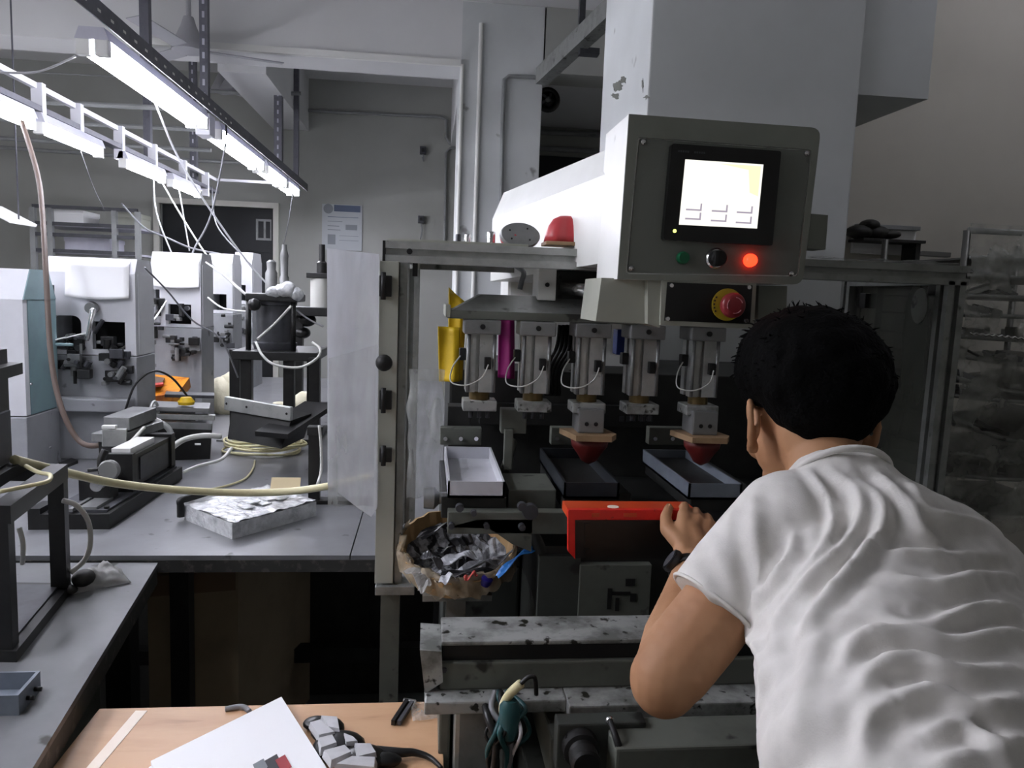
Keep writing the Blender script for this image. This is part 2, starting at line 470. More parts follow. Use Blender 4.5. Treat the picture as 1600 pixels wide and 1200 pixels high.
# columns
c0, c1 = P(714, 300, 5.3).x, P(841, 300, 5.3).x
struct('wall_column_far', box(B(), c0, c1, 5.3, 5.85, 0, CEIL, 0.006), 'column', 'white square column carrying the ceiling beam', 'column')
k0, k1 = P(1015, 100, 2.5).x, P(1346, 100, 2.5).x
kn = struct('wall_column_near', box(B(), k0, k1, 2.5, 3.2, 0, CEIL, 0.006), 'column', 'broad white column behind the control box', 'column')
for (px, py, r0, r1) in ((966, 134, 10, 12), (974, 124, 7, 7), (961, 150, 9, 6), (1004, 132, 2, 11), (1010, 152, 5, 3)):
    poly = []
    for k in range(18):
        an = k * math.pi / 9; f_ = 0.45 + 1.3 * abs(noise.noise(Vector((px * .3, py * .2, k * 0.9))))
        poly.append(PX(px + r0 * f_ * math.cos(an), py + r1 * f_ * math.sin(an), k0 - 0.0015))
    bm = B(); prism(bm, poly, (0.001, 0, 0)); part('dark_scuff', bm, 'stained_grey', kn)
# beams
bz = P(720, 104, 5.3).z
struct('trim_1', box(B(), -4.5, c0 + 0.2, 5.3, 5.62, bz, CEIL), 'ceiling', 'deep ceiling beam joining the far column', 'beam')
struct('trim_2', box(B(), c0 - 0.0, c0 + 0.35, 5.62, 7.5, bz - 0.12, CEIL), 'ceiling', 'ceiling beam from far column to back wall', 'beam')
bx = P(452, 100, 6.5).x
struct('trim_3', box(B(), bx - 0.32, bx, 5.62, 7.5, bz - 0.05, CEIL), 'ceiling', 'ceiling beam over the ceiling fans', 'beam')
q = P(1450, 155, 2.55)
struct('trim_4', box(B(), k1, q.x, 2.55, 3.2, q.z, CEIL), 'column', 'square beam end joining the near column', 'beam')
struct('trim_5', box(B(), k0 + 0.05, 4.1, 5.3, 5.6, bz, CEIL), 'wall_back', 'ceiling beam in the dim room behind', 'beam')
# white trunking along beam and pipe on column
bm = B(); box(bm, P(232, 70, 5.28).x, c0, 5.265, 5.30, bz - 0.005, bz + 0.035)
struct('trim_6', bm, 'trunk', 'white cable trunking along the beam bottom', 'trunking')
bm = B(); a = P(752, 36, 5.28); cyl(bm, (a.x, 5.285, 0), (a.x, 5.285, a.z), 0.014)
struct('trim_7', bm, 'trunk', 'white vertical pipe on the far column', 'pipe', 'auto')
bm = B(); a = P(716, 100, 5.28); cyl(bm, (c0 + 0.012, 5.285, 0), (c0 + 0.012, 5.285, a.z), 0.012)
struct('trim_8', bm, 'trunk', 'white corner pipe on the far column edge', 'pipe', 'auto')
def conduit(n, pts, r, lab, m='conduit'):
    bm = B(); tube(bm, pts, r, 8, 1)
    return struct('trim_%d' % n, bm, m, lab, 'conduit', 'auto')
conduit(9, [P(405, 163, 7.47), P(412, 168, 7.47), P(520, 175, 7.47), P(690, 183, 7.47), P(697, 187, 7.47), P(697, 215, 7.47), P(703, 224, 7.47), P(716, 225, 7.47)], 0.014, 'thin conduit running level along the back wall')
conduit(10, [P(716, 231, 7.47), P(703, 232, 7.47), P(697, 238, 7.47), P(694, 420, 7.47)], 0.012, 'thin conduit dropping down back wall beside column')
conduit(11, [P(840, 121, 5.28), P(795, 119, 5.28), P(788, 124, 5.28), P(785, 200, 5.28), P(781, 420, 5.28)], 0.014, 'grey conduit bent down the far column face')
conduit(12, [P(840, 206, 8.86), P(960, 212, 8.86)], 0.03, 'upper dark pipe across the dim far wall')
conduit(13, [P(840, 232, 8.86), P(960, 238, 8.86)], 0.03, 'lower dark pipe across the dim far wall')
# door in back wall
bm = B(); box(bm, DX0, DX1, 7.56, 7.60, 0.02, DZ)
d1 = struct('door_1', bm, 'void', 'dark roller door opening in the back wall', 'door')
for i in range(6):
    bm = B(); z = DZ - 0.12 - i * 0.3; box(bm, DX0 + 0.01, DX1 - 0.01, 7.548, 7.56, z - 0.28, z - 0.005)
    part('door_slat', bm, 'void', d1)
bm = B(); a = P(400, 342, 7.54); b = P(424, 376, 7.54); holed(bm, [(a.x, 7.535, b.z), (b.x, 7.535, b.z), (b.x, 7.535, a.z), (a.x, 7.535, a.z)],
      [[(a.x + .02, 7.535, b.z + .02), (a.x + .07, 7.535, b.z + .02), (a.x + .07, 7.535, a.z - .02), (a.x + .02, 7.535, a.z - .02)], [(a.x + .09, 7.535, b.z + .02), (b.x - .01, 7.535, b.z + .02), (b.x - .01, 7.535, a.z - .02), (a.x + .09, 7.535, a.z - .02)]], (0, 0.012, 0))
part('window_reflection', bm, 'grey_plate', d1)  # pale pane grid stands in for the reflection in the dark door
bm = B()
for (x0, x1, z0, z1) in ((DX0 - 0.05, DX0, 0, DZ + 0.05), (DX1, DX1 + 0.05, 0, DZ + 0.05), (DX0, DX1, DZ, DZ + 0.05)):
    box(bm, x0, x1, 7.46, 7.52, z0, z1)
part('door_frame', bm, 'wall', d1)
# dim opening on far wall
a, b = P(838, 243, 8.88), P(950, 420, 8.88)
struct('window_1', box(B(), a.x, b.x, 8.86, 8.9, b.z, a.z), 'void', 'black unlit window on the dim far wall', 'window')
# diagonal steel member and bracket in the dim room
bm = B(); a = P(846, 120, 4.6); b = P(985, -12, 3.4)
d = (b - a).normalized(); s = d.cross(Z_).normalized(); u = s.cross(d)
obox(bm, (a + b) / 2, d, s, u, (b - a).length, 0.07, 0.09)
single('roof_brace', bm, 'alu_dark', 'grey diagonal steel brace beyond the gap between columns', 'brace')
bm = B(); a = P(911, -20, 4.0); b = P(908, 76, 4.0)
box(bm, a.x - 0.015, a.x + 0.015, 3.98, 4.02, b.z, CEIL); box(bm, b.x - 0.01, b.x + 0.09, 3.97, 4.03, b.z - 0.03, b.z)
single('hanging_bracket', bm, 'dark_steel', 'dark hanging bracket beside the diagonal brace', 'bracket')
t = thing('wall_fan', 'black round fan hanging beyond the far column', 'fan', P(856, 156, 5.95))
c = P(856, 156, 5.95)
bm = B(); ring(bm, c, Y_, 0.075, 0.02, 24, 8); part('guard_ring', bm, 'black_plastic', t, True)
bm = B(); lathe(bm, [(0.07, 0.0), (0.075, 0.05), (0.04, 0.09)], c, Y_); part('housing', bm, 'black_plastic', t, True)
bm = B(); lathe(bm, [(0.02, 0), (0.018, 0.025)], c - Y_ * 0.02, Y_, 16); part('hub', bm, 'grey_plate', t, True)
for k in range(5):
    an = k * 2 * math.pi / 5; o = Vector((math.cos(an), 0, math.sin(an))); u = Vector((-math.sin(an), 0.4, math.cos(an))).normalized()
    bm = B(); obox(bm, c + o * 0.042, o, u, o.cross(u), 0.05, 0.03, 0.003); part('blade', bm, 'dark_steel', t)
bm = B(); tube(bm, [c + Vector((-0.05, 0, 0.06)), c + Vector((-0.09, -0.05, 0.12)), Vector((c1 + 0.0, 5.86, c.z + 0.14))], 0.01); part('bracket_arm', bm, 'black_plastic', t, True)

# poster and fixings on back wall
a, b = P(503, 318, 7.47), P(565, 392, 7.47)
t = thing('wall_poster', 'pale notice poster with blue heading on back wall', 'poster', (a.x, 7.49, b.z))
part('poster_sheet', box(B(), a.x, b.x, 7.485, 7.495, b.z, a.z), 'poster', t)
def rect_on(px0, py0, px1, py1, Y, m, nm, th=0.003):
    p, q = P(px0, py0, Y), P(px1, py1, Y)
    bm = B(); box(bm, p.x, q.x, Y, Y + th, q.z, p.z)
    part(nm, bm, m, t)
rect_on(522, 320, 563, 332, 7.483, 'poster_blue', 'heading_band')
bm = B(); c = P(513, 326, 7.483); lathe(bm, [(0.045, 0), (0.045, 0.003)], c, Y_, 20); part('round_emblem', bm, 'poster_grey', t)
for (r0, r1, r2, r3, mm) in ((512, 338, 560, 341, 'poster_blue'), (512, 345, 535, 347, 'poster_grey'), (540, 351, 558, 360, 'poster_grey'), (512, 352, 530, 354, 'poster_grey'), (512, 358, 532, 360, 'poster_grey'), (512, 366, 524, 382, 'poster_grey'), (530, 368, 560, 370, 'poster_grey'), (530, 375, 560, 377, 'poster_grey')):
    rect_on(r0, r1, r2, r3, 7.483, mm, 'print_block')
for (px, py, lab) in ((661, 235, 'upper small dark switch box on back wall'), (658, 343, 'lower small dark switch box with hanging cord on wall')):
    c = P(px, py, 7.46)
    t = thing('switch_box', lab, 'switch', c, 'switch boxes on the back wall')
    bm = B(); box(bm, c.x - 0.03, c.x + 0.03, 7.44, 7.5, c.z - 0.035, c.z + 0.035, 0.006); part('case', bm, 'dark_steel', t)
    bm = B(); box(bm, c.x - 0.012, c.x + 0.012, 7.425, 7.44, c.z - 0.015, c.z + 0.015); part('rocker', bm, 'black_plastic', t)
    bm = B(); tube(bm, [c + Vector((0, 0, -0.03)), c + Vector((0.01, 0, -0.1)), c + Vector((-0.005, 0, -0.2 if py > 300 else -0.06))], 0.006); part('cord', bm, 'cable_grey', t, True)

# ------------------------------------------------------------------ light rails and lamps
RX, RZ = -1.14, 2.25
# row nearest the aisle: slotted steel rail with twin-tube battens
bm = B(); 
box(bm, RX + 0.045, RX + 0.105, -0.8, 6.75, RZ + 0.10, RZ + 0.104)
box(bm, RX + 0.105, RX + 0.109, -0.8, 6.75, RZ + 0.045, RZ + 0.104)
t = thing('light_rail', 'slotted grey steel rail carrying the right-hand lamp row', 'rail', (RX, 0.2, RZ))
part('angle_bar', bm, 'angle_iron', t)
for i in range(64):
    y = 0.4 + i * 0.1
    if y > 4.2: break
    bm = B(); box(bm, RX + 0.088, RX + 0.096, y, y + 0.022, RZ + 0.0985, RZ + 0.1); part('slot', bm, 'trunk', t)
    bm = B(); box(bm, RX + 0.1075, RX + 0.1105, y, y + 0.022, RZ + 0.068, RZ + 0.076); part('slot', bm, 'trunk', t)
def batten(nm, X, y0, y1, Z, label, twin=True, group=None, wdt=0.11):
    t = thing(nm, label, 'lamp', (X, y0, Z), group)
    bm = B(); prism(bm, [(X - wdt / 2, y0, Z + 0.045), (X + wdt / 2, y0, Z + 0.045), (X + wdt / 2 - 0.015, y0, Z + 0.085), (X - wdt / 2 + 0.015, y0, Z + 0.085)], (0, y1 - y0, 0)); part('housing', bm, 'fixture', t)
    for s in ((-0.03, 0.03) if twin else (0.0,)):
        bm = B(); cyl(bm, (X + s, y0 + 0.03, Z + 0.015), (X + s, y1 - 0.03, Z + 0.015), 0.016, n=10); part('tube', bm, 'tube_light', t, True)
        for yy in (y0 + 0.0, y1 - 0.03):
            bm = B(); box(bm, X + s - 0.022, X + s + 0.022, yy, yy + 0.03, Z - 0.006, Z + 0.047, 0.004); part('tube_holder', bm, 'trunk', t)
    return t
G = 'fluorescent battens on the right-hand rail'
batten('batten_lamp', RX, 2.82, 4.02, RZ, 'long bright twin-tube batten lamp nearest on the right-hand rail', group=G)
batten('batten_lamp', RX, 4.25, 5.32, RZ, 'second bright batten lamp along the right-hand rail', group=G)
batten('batten_lamp', RX, 5.42, 6.12, RZ, 'third shorter batten lamp along the right-hand rail', group=G)
batten('batten_lamp', RX, 6.18, 6.70, RZ, 'farthest small batten lamp at the right-hand rail end', group=G)
batten('batten_lamp', RX, 0.95, 1.55, RZ, 'short batten lamp of the right-hand rail over the near bench', group=G)
t = thing('fill_batten', 'short unseen batten lamp added to brighten the right wall', 'lamp', (2.5, 2.2, CEIL - 0.14))  # unseen lamp, added to lift the dark right wall
part('housing', box(B(), 2.2, 2.8, 2.17, 2.23, CEIL - 0.09, CEIL), 'fixture', t)
bm = B(); cyl(bm, (2.23, 2.2, CEIL - 0.12), (2.77, 2.2, CEIL - 0.12), 0.016, n=10); part('tube', bm, 'tube_light', t, True)
for xx in (2.2, 2.77): part('tube_holder', box(B(), xx, xx + 0.03, 2.178, 2.222, CEIL - 0.142, CEIL - 0.09, 0.004), 'trunk', t)
# left-hand row
LX, LZ = -1.75, 2.19
t = thing('lamp_track', 'thin white twin track carrying the left-hand lamp row', 'rail', (LX, 2.0, LZ))
z2 = 2.27
bm = B(); box(bm, LX - 0.012, LX + 0.012, 0.1, 6.62, LZ + 0.135, LZ + 0.16); part('upper_bar', bm, 'rail_white', t)
bm = B(); box(bm, LX - 0.03, LX + 0.03, 0.1, 6.62, LZ + 0.035, LZ + 0.06); part('lower_bar', bm, 'angle_iron', t)
for y in (2.2, 2.9, 3.72, 4.1, 4.62, 5.15, 5.75, 6.3):
    bm = B(); box(bm, LX - 0.014, LX + 0.034, y, y + 0.035, LZ - 0.02, LZ + 0.16); part('bracket', bm, 'rail_white', t)
bm = B(); box(bm, LX, RX, 6.6, 6.62, LZ + 0.135, LZ + 0.155); part('cross_bar', bm, 'rail_white', t)
G = 'short lamps on the left-hand track'
for (y0, y1, lab) in ((3.1, 3.62, 'bright short lamp nearest at the left frame edge'), (3.68, 4.32, 'bright short lamp second along the left-hand track'), (4.62, 5.28, 'bright short lamp third along the left-hand track'), (5.42, 6.05, 'small short lamp farthest along the left-hand track'), (1.6, 2.25, 'short lamp of the left-hand track just outside the left frame edge'), (0.9, 1.5, 'short lamp of the left-hand track over the near jig'), (0.2, 0.8, 'short lamp of the left-hand track nearest the viewpoint')):
    batten('short_lamp', LX + 0.03, y0, y1, LZ - 0.06, lab, twin=y0 < 2, group=G, wdt=0.06 if y0 > 2 else 0.11)

# third lamp row added outside the frame to brighten the left side
t = thing('fill_rail', 'steel rail of the added lamp row beyond the left frame edge', 'rail', (-3.05, 1.6, 2.25))
part('angle_bar', box(B(), -3.08, -3.02, 1.6, 4.3, 2.335, 2.36), 'angle_iron', t)
for y in (1.8, 4.1): part('hanger', box(B(), -3.07, -3.03, y, y + 0.04, 2.36, CEIL), 'angle_iron', t)
batten('fill_lamp', -3.05, 1.7, 2.9, 2.25, 'nearer batten lamp of the added row beyond the left edge', group='added lamps beyond the left frame edge')
batten('fill_lamp', -3.05, 3.0, 4.2, 2.25, 'farther batten lamp of the added row beyond the left edge', group='added lamps beyond the left frame edge')
# slotted hangers from the ceiling
def hanger(px, py_low, Y, lab, top=None, wd=0.04, slots=True):
    p = P(px, py_low, Y); zt = CEIL if top is None else P(px, top, Y).z
    x = p.x
    t = thing('slotted_hanger', lab, 'hanger', (x, Y, p.z), 'slotted steel hangers of the lamp rails')
    bm = B(); prism(bm, [(x - wd / 2, Y, p.z), (x + wd / 2, Y, p.z), (x + wd / 2, Y + wd, p.z), (x + wd / 2 - 0.004, Y + wd, p.z), (x + wd / 2 - 0.004, Y + 0.004, p.z), (x - wd / 2, Y + 0.004, p.z)], (0, 0, zt - p.z)); part('angle_bar', bm, 'angle_iron', t)
    if slots:
        z = p.z + 0.04
        while z < zt - 0.05 and z < 3.2:
            bm = B(); box(bm, x - 0.006, x + 0.006, Y - 0.002, Y, z, z + 0.03); part('slot', bm, 'fixture', t); z += 0.065
    return t
hanger(319, 188, 4.15, 'dark slotted hanger with white clamp beside the longest lamp')
p = P(319, 188, 4.13)
bm = B(); box(bm, p.x - 0.035, p.x + 0.035, 4.10, 4.2, p.z - 0.075, p.z + 0.03, 0.004)
single('hanger_clamp', bm, 'rail_white', 'white clamp at the foot of the dark slotted hanger', 'clamp')
hanger(226, 105, 3.75, 'slotted hanger left of the ceiling fan', slots=False)
hanger(434, 282, 6.2, 'slotted hanger in front of the beam, second from right', top=30, wd=0.06)
hanger(462, 300, 6.7, 'rightmost slotted hanger at the lamp rail end', slots=False)
hanger(302, 285, 6.4, 'thin slotted hanger behind the longest lamp', slots=True, wd=0.05)
hanger(230, 250, 5.6, 'thin slotted hanger behind the left lamp track', slots=False, wd=0.045)
# horizontal struts behind the lamps
for (xa, ya, xb, yb, Y, lab) in ((-280, 136, 320, 172, 5.2, 'upper grey pipe crossing behind the long lamp'), (-270, 167, 320, 203, 5.8, 'middle grey pipe crossing behind the long lamp'), (-190, 202, 330, 235, 6.4, 'third grey pipe crossing behind the lamps'), (-110, 222, 440, 258, 7.0, 'lowest grey pipe crossing behind the lamps'), (330, 142, 470, 146, 6.6, 'short pipe crossing two slotted hangers'), (-210, 94, 280, 125, 6.2, 'thin wire crossing above the long lamp')):
    bm = B(); a, b = P(xa, ya, Y), P(xb, yb, Y); tube(bm, [a, (a + b) / 2 + Z_ * -0.01, b], 0.016 if 'pipe' in lab else 0.005, 8, 4)
    single('overhead_pipe', bm, 'conduit', lab, 'pipe', 'pipes behind the lamps', 'auto')
# ceiling fans
def fan(px, py, Y, lab, rot):
    c = P(px, py, Y)
    t = thing('ceiling_fan', lab, 'fan', c, 'ceiling fans')
    bm = B(); cyl(bm, c, (c.x, c.y, CEIL), 0.015); part('down_rod', bm, 'fan_grey', t, True)
    bm = B(); lathe(bm, [(0.03, 0.17), (0.045, 0.12), (0.09, 0.02), (0.1, 0.0), (0.1, -0.03), (0.03, -0.05)], c); part('motor_housing', bm, 'fan_grey', t, 'auto')
    bm = B(); lathe(bm, [(0.02, -0.14), (0.06, -0.04), (0.06, 0.0)], (c.x, c.y, CEIL)); part('canopy', bm, 'fan_grey', t, 'auto')
    for k in range(3):
        an = rot + k * 2 * math.pi / 3; o = Vector((math.cos(an), math.sin(an), 0)); u = Vector((-math.sin(an), math.cos(an), 0.18)).normalized()
        bm = B(); obox(bm, c + o * 0.33 - Z_ * 0.02, o, u, o.cross(u), 0.46, 0.1, 0.008, 0.003); part('blade', bm, 'fan_grey', t)
fan(295, 72, 5.12, 'larger grey ceiling fan left of the slotted hanger', 0.3)
fan(350, 138, 7.0, 'smaller grey ceiling fan right of the slotted hanger', 0.9)

# ------------------------------------------------------------------ hanging cables
def cable(pts, r, m, lab, nm='air_hose', group=None):
    bm = B(); tube(bm, [P(*p) for p in pts], r, 8, 6)
    return single(nm, bm, m, lab, 'hose' if 'hose' in nm else 'cable', group, True)
cable([(0, 113, 2.75), (60, 112, 2.8), (118, 88, 2.84)], 0.0037, 'cable_white', 'white cable reaching the longest lamp from the left edge', 'power_cable')
cable([(34, 190, 3.3), (58, 270, 3.2), (66, 330, 3.1), (72, 430, 2.95), (80, 560, 2.85), (97, 640, 2.8), (125, 690, 2.78), (160, 694, 2.76), (172, 668, 2.8)], 0.0097, 'cable_brown', 'thick brown hose hanging past the teal machine side')
cable([(222, 108, 3.3), (250, 180, 3.4), (278, 245, 3.5), (330, 330, 3.6), (400, 425, 3.7), (470, 490, 3.75), (505, 510, 3.75)], 0.0043, 'cable_white', 'white hose slanting from the longest lamp to the presses')
cable([(240, 262, 4.7), (244, 330, 4.6), (270, 400, 4.6)], 0.0043, 'cable_white', 'white hose curving down from third left-hand lamp')
cable([(248, 275, 4.9), (285, 340, 4.7), (335, 415, 4.6), (385, 462, 4.5)], 0.0050, 'hose_clear', 'pale hose falling to the fourth white machine')
cable([(280, 297, 5.6), (288, 345, 5.6), (296, 392, 5.6)], 0.0050, 'cable_white', 'short white hose under the farthest left lamp')
cable([(353, 224, 4.265), (330, 335, 4.3), (303, 390, 4.25), (285, 440, 4.1), (268, 455, 4.06)], 0.0050, 'cable_grey', 'grey hose swinging left under the second right lamp')
cable([(331, 291, 6.2), (338, 350, 5.9), (374, 395, 5.62)], 0.0050, 'cable_grey', 'thin grey hose dropping behind the white hoses')
cable([(190, 318, 5.4), (225, 355, 5.3), (262, 372, 5.0), (300, 388, 4.95), (345, 397, 4.95)], 0.0056, 'cable_grey', 'grey cord drooping onto the machine tops')
cable([(126, 236, 4.25), (145, 290, 4.6), (160, 322, 5.6), (163, 330, 6.38)], 0.0025, 'cable_grey', 'thin grey wire below the second left-hand lamp')
cable([(226, 418, 3.25), (262, 455, 3.4), (300, 500, 3.5), (345, 530, 3.55), (372, 590, 3.6)], 0.0037, 'cable_grey', 'dark thin hose crossing the machine fronts', 'air_hose')
cable([(260, 470, 3.9), (240, 500, 3.6), (205, 535, 3.3), (170, 552, 3.22), (132, 560, 3.2)], 0.0043, 'hose_clear', 'clear hose looping to the square machine window')
cable([(322, 410, 4.0), (350, 430, 3.8), (392, 466, 3.7)], 0.0043, 'cable_white', 'white hose reaching the black press cylinder')
cable([(325, 465, 4.0), (350, 482, 3.9), (392, 487, 3.7)], 0.0043, 'cable_white', 'white hose running level to the press cylinder')
cable([(345, 178, 4.2), (352, 185, 4.2), (354, 212, 4.2)], 0.0050, 'cable_black', 'short black plug cable beside the white clamp', 'power_cable')
cable([(458, 296, 6.72), (450, 350, 6.8), (440, 400, 7.0), (438, 440, 7.3), (436, 470, 7.48)], 0.0037, 'cable_grey', 'thin cord hanging from the lamp rail end', 'power_cable')

# ================================================================== TABLES
TZ = 0.78
TX0, TX1, TY0, TY1 = -2.6, 0.12, PZ(350, 868, TZ).y, 6.2
t = thing('long_workbench', 'long grey steel-topped workbench carrying the machine row', 'table', (-0.6, TY0, 0))
part('table_top', box(B(), TX0, PZ(546, 868, TZ).x, TY0, TY1, TZ - 0.012, TZ), 'table_top', t)
part('top_extension', box(B(), PZ(548, 868, TZ).x, TX1, TY0, TY1, TZ - 0.012, TZ - 0.0005), 'table_top', t)
part('front_edge', box(B(), TX0, TX1, TY0 - 0.004, TY0 + 0.03, TZ - 0.045, TZ - 0.012), 'table_edge', t)
for (x, y) in ((-0.66, TY0 + 0.08), (0.06, TY0 + 0.08), (-2.5, TY0 + 0.08), (0.06, 4.0), (-2.5, 4.0), (0.06, 6.1), (-2.5, 6.1)):
    part('leg', box(B(), x - 0.025, x + 0.025, y - 0.025, y + 0.025, 0.0, TZ - 0.012), 'black_steel', t)
part('rear_rail', box(B(), TX0, TX1, TY0 + 0.55, TY0 + 0.6, 0.2, 0.25), 'black_steel', t)
# near left bench
NZ = 0.765
cA = PZ(248, 878, NZ); cB = PZ(53, 1198, NZ)
xr = cA.x
t = thing('side_workbench', 'worn grey side bench along the left edge of frame', 'table', (-1.2, 1.2, 0))
dir_ = (cB - cA); dir_.z = 0
far_y = TY0 - 0.012
cA = Vector((xr, far_y, NZ)); cC = cA + dir_.normalized() * 1.75
bm = B(); prism(bm, [cA, cC, Vector((-2.4, cC.y, NZ)), Vector((-2.4, far_y, NZ))], (0, 0, -0.012)); part('table_top', bm, 'table_top2', t)
bm = B(); prism(bm, [cA, cC, cC + Vector((-0.03, 0, 0)), cA + Vector((-0.03, 0, 0))], (0, 0, -0.045)); bmesh.ops.translate(bm, verts=bm.verts, vec=(-0.002, 0, -0.0121)); part('front_edge', bm, 'table_edge', t)
for (x, y) in ((xr - 0.06, far_y - 0.09), (xr + 0.07, 0.45), (-2.3, far_y - 0.1), (-2.3, 0.45)):
    part('leg', box(B(), x - 0.03, x + 0.03, y - 0.03, y + 0.03, 0.0, NZ - 0.012), 'black_steel', t)
part('stretcher', box(B(), xr - 0.08, xr - 0.04, 0.6, far_y - 0.13, 0.33, 0.38), 'black_steel', t)
part('side_panel', box(B(), xr - 0.12, xr - 0.10, 0.6, far_y - 0.13, 0.1, NZ - 0.06), 'stained_grey', t)
# cardboard box and dark cabinet under the long bench
a = P(218, 890, 2.2); b = P(428, 1075, 2.2)
t = thing('carton', 'large dark brown carton stored under the long bench', 'box', (a.x, 2.2, 0))
x0, x1, zt = a.x + 0.02, P(372, 1000, 2.25).x, 0.70
hx = [(x0, 2.2, 0.0), (x1, 2.25, 0.0), (x1 + 0.14, 2.72, 0.0), (x0, 2.7, 0.0)]
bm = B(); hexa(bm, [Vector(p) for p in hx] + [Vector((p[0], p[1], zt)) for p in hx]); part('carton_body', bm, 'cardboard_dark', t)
bm = B(); obox(bm, ((x0 + x1) / 2, 2.213, zt - 0.06), X_, Y_, Z_, x1 - x0, 0.004, 0.06); bmesh.ops.rotate(bm, verts=bm.verts, cent=((x0 + x1) / 2, 2.21, zt), matrix=Matrix.Rotation(math.atan2(0.05, x1 - x0), 3, 'Z')); part('tape_band', bm, 'tape_brown', t)
t = thing('floor_cabinet', 'dark steel cabinet under the long bench beside carton', 'cabinet', (-0.15, 2.75, 0))
part('body', box(B(), -0.42, 0.05, 2.75, 3.15, 0.0, 0.70), 'machine_dark', t)
part('door', box(B(), -0.41, -0.19, 2.738, 2.75, 0.03, 0.68), 'machine_dark', t); part('door', box(B(), -0.18, 0.04, 2.738, 2.75, 0.03, 0.68), 'machine_dark', t)

# tan desk bottom left
KZ = 0.705
d0, d1 = PZ(155, 1107, KZ), PZ(690, 1092, KZ)
t = thing('small_desk', 'small tan wooden desk in front of the machine', 'desk', ((d0.x + d1.x) / 2, 1.1, 0))
part('desk_top', box(B(), d0.x, d1.x, 0.72, d0.y, KZ - 0.022, KZ, 0.002), 'tan_wood', t)
for (x, y) in ((d0.x + 0.04, 0.76), (d1.x - 0.04, 0.76), (d0.x + 0.04, d0.y - 0.04), (d1.x - 0.04, d0.y - 0.04)):
    part('leg', box(B(), x - 0.02, x + 0.02, y - 0.02, y + 0.02, 0, KZ - 0.022), 'black_steel', t)
for y in (0.76, d0.y - 0.04):
    part('apron', box(B(), d0.x + 0.06, d1.x - 0.06, y - 0.01, y + 0.01, KZ - 0.09, KZ - 0.022), 'tan_wood', t)
sp = [PZ(212, 1111, KZ), PZ(230, 1111, KZ), PZ(152, 1204, KZ), PZ(132, 1204, KZ)]
bm = B(); prism(bm, sp, (0, 0, 0.001)); part('cream_inlay', bm, 'cream_strip', t)
# white board stack on desk
hz = KZ + 0.001
q1, q2, q3 = PZ(232, 1192, KZ + 0.02), PZ(437, 1091, KZ + 0.02), PZ(508, 1204, KZ + 0.02)
e = (q2 - q1); f = (q3 - q2)
q4 = q1 + (q3 - q2)
t = thing('paper_stack', 'bright white stack of boards lying askew on tan desk', 'paper', (q1.x, q1.y, hz))
for i in range(3):
    z0 = hz + i * 0.007; sh = e.normalized() * (0.004 * (i - 1)) + f.normalized() * (0.003 * ((i * 2) % 3 - 1))
    bm = B(); prism(bm, [Vector((q.x, q.y, z0)) + sh for q in (q1, q2, q3, q4)], (0, 0, 0.0065)); part('board', bm, 'paper', t)
zt = hz + 0.0205
def on_sheet(u0, v0, u1, v1, m, nm):
    o = Vector((q1.x, q1.y, zt))
    E = Vector((e.x, e.y, 0)); F = Vector((f.x, f.y, 0))
    bm = B(); prism(bm, [o + E * u0 + F * v0, o + E * u1 + F * v0, o + E * u1 + F * v1, o + E * u0 + F * v1], (0, 0, 0.0006)); part(nm, bm, m, t)
def sheet_uv(px, py):
    p = PZ(px, py, zt) - Vector((q1.x, q1.y, zt))
    det = e.x * f.y - e.y * f.x
    return ((p.x * f.y - p.y * f.x) / det, (e.x * p.y - e.y * p.x) / det)
for (a0, b0, du, dv, m) in ((412, 1190, 0.10, 0.16, 'ink_dark'), (430, 1188, 0.075, 0.15, 'ink_red'), (395, 1195, 0.08, 0.1, 'poster_grey')):
    u, v = sheet_uv(a0, b0); on_sheet(u, v, u + du, v + dv, m, 'print_patch'); zt += 0.0007
# glove
t = thing('work_glove', 'black and white rubber coated work glove on tan desk', 'glove', PZ(530, 1170, KZ))
pads = [((482, 1133), (500, 1128), (526, 1150), (498, 1156)), ((500, 1122), (528, 1124), (532, 1146), (512, 1142)), ((496, 1158), (520, 1152), (528, 1166), (500, 1176)),
        ((503, 1178), (540, 1168), (552, 1180), (516, 1196)), ((552, 1166), (580, 1166), (590, 1182), (556, 1190)), ((536, 1150), (552, 1156), (560, 1164), (540, 1166)), ((520, 1200), (548, 1186), (590, 1188), (588, 1206))]
bm = B()
ell(bm, PZ(512, 1140, KZ + 0.012), (0.03, 0.035, 0.014)); ell(bm, PZ(530, 1165, KZ + 0.014), (0.045, 0.04, 0.016)); ell(bm, PZ(566, 1185, KZ + 0.014), (0.04, 0.035, 0.016)); ell(bm, PZ(600, 1188, KZ + 0.012), (0.03, 0.016, 0.012)); ell(bm, PZ(495, 1130, KZ + 0.01), (0.025, 0.02, 0.01))
part('black_palm', bm, 'black_plastic', t, True)
for pl in pads:
    pts = [PZ(x, y, KZ + 0.026) for x, y in pl]; cc = sum(pts, Vector()) / 4
    bm = B(); v1 = [bm.verts.new(p + Vector((0, 0, -0.006))) for p in pts]; v2 = [bm.verts.new(cc + (p - cc) * 0.86 + Vector((0, 0, 0.007))) for p in pts]
    for k in range(4): bm.faces.new((v1[k], v1[(k + 1) % 4], v2[(k + 1) % 4], v2[k]))
    bm.faces.new(v2); bm.faces.new(v1[::-1]); part('grip_pad', bm, 'glove_white', t)
bm = B(); tube(bm, [PZ(588, 1174, KZ + 0.012), PZ(625, 1176, KZ + 0.012), PZ(648, 1176, KZ + 0.01), PZ(672, 1184, KZ + 0.006), PZ(690, 1200, KZ + 0.005)], 0.008, 8, 6, lambda s: 1.2 - 0.8 * s)
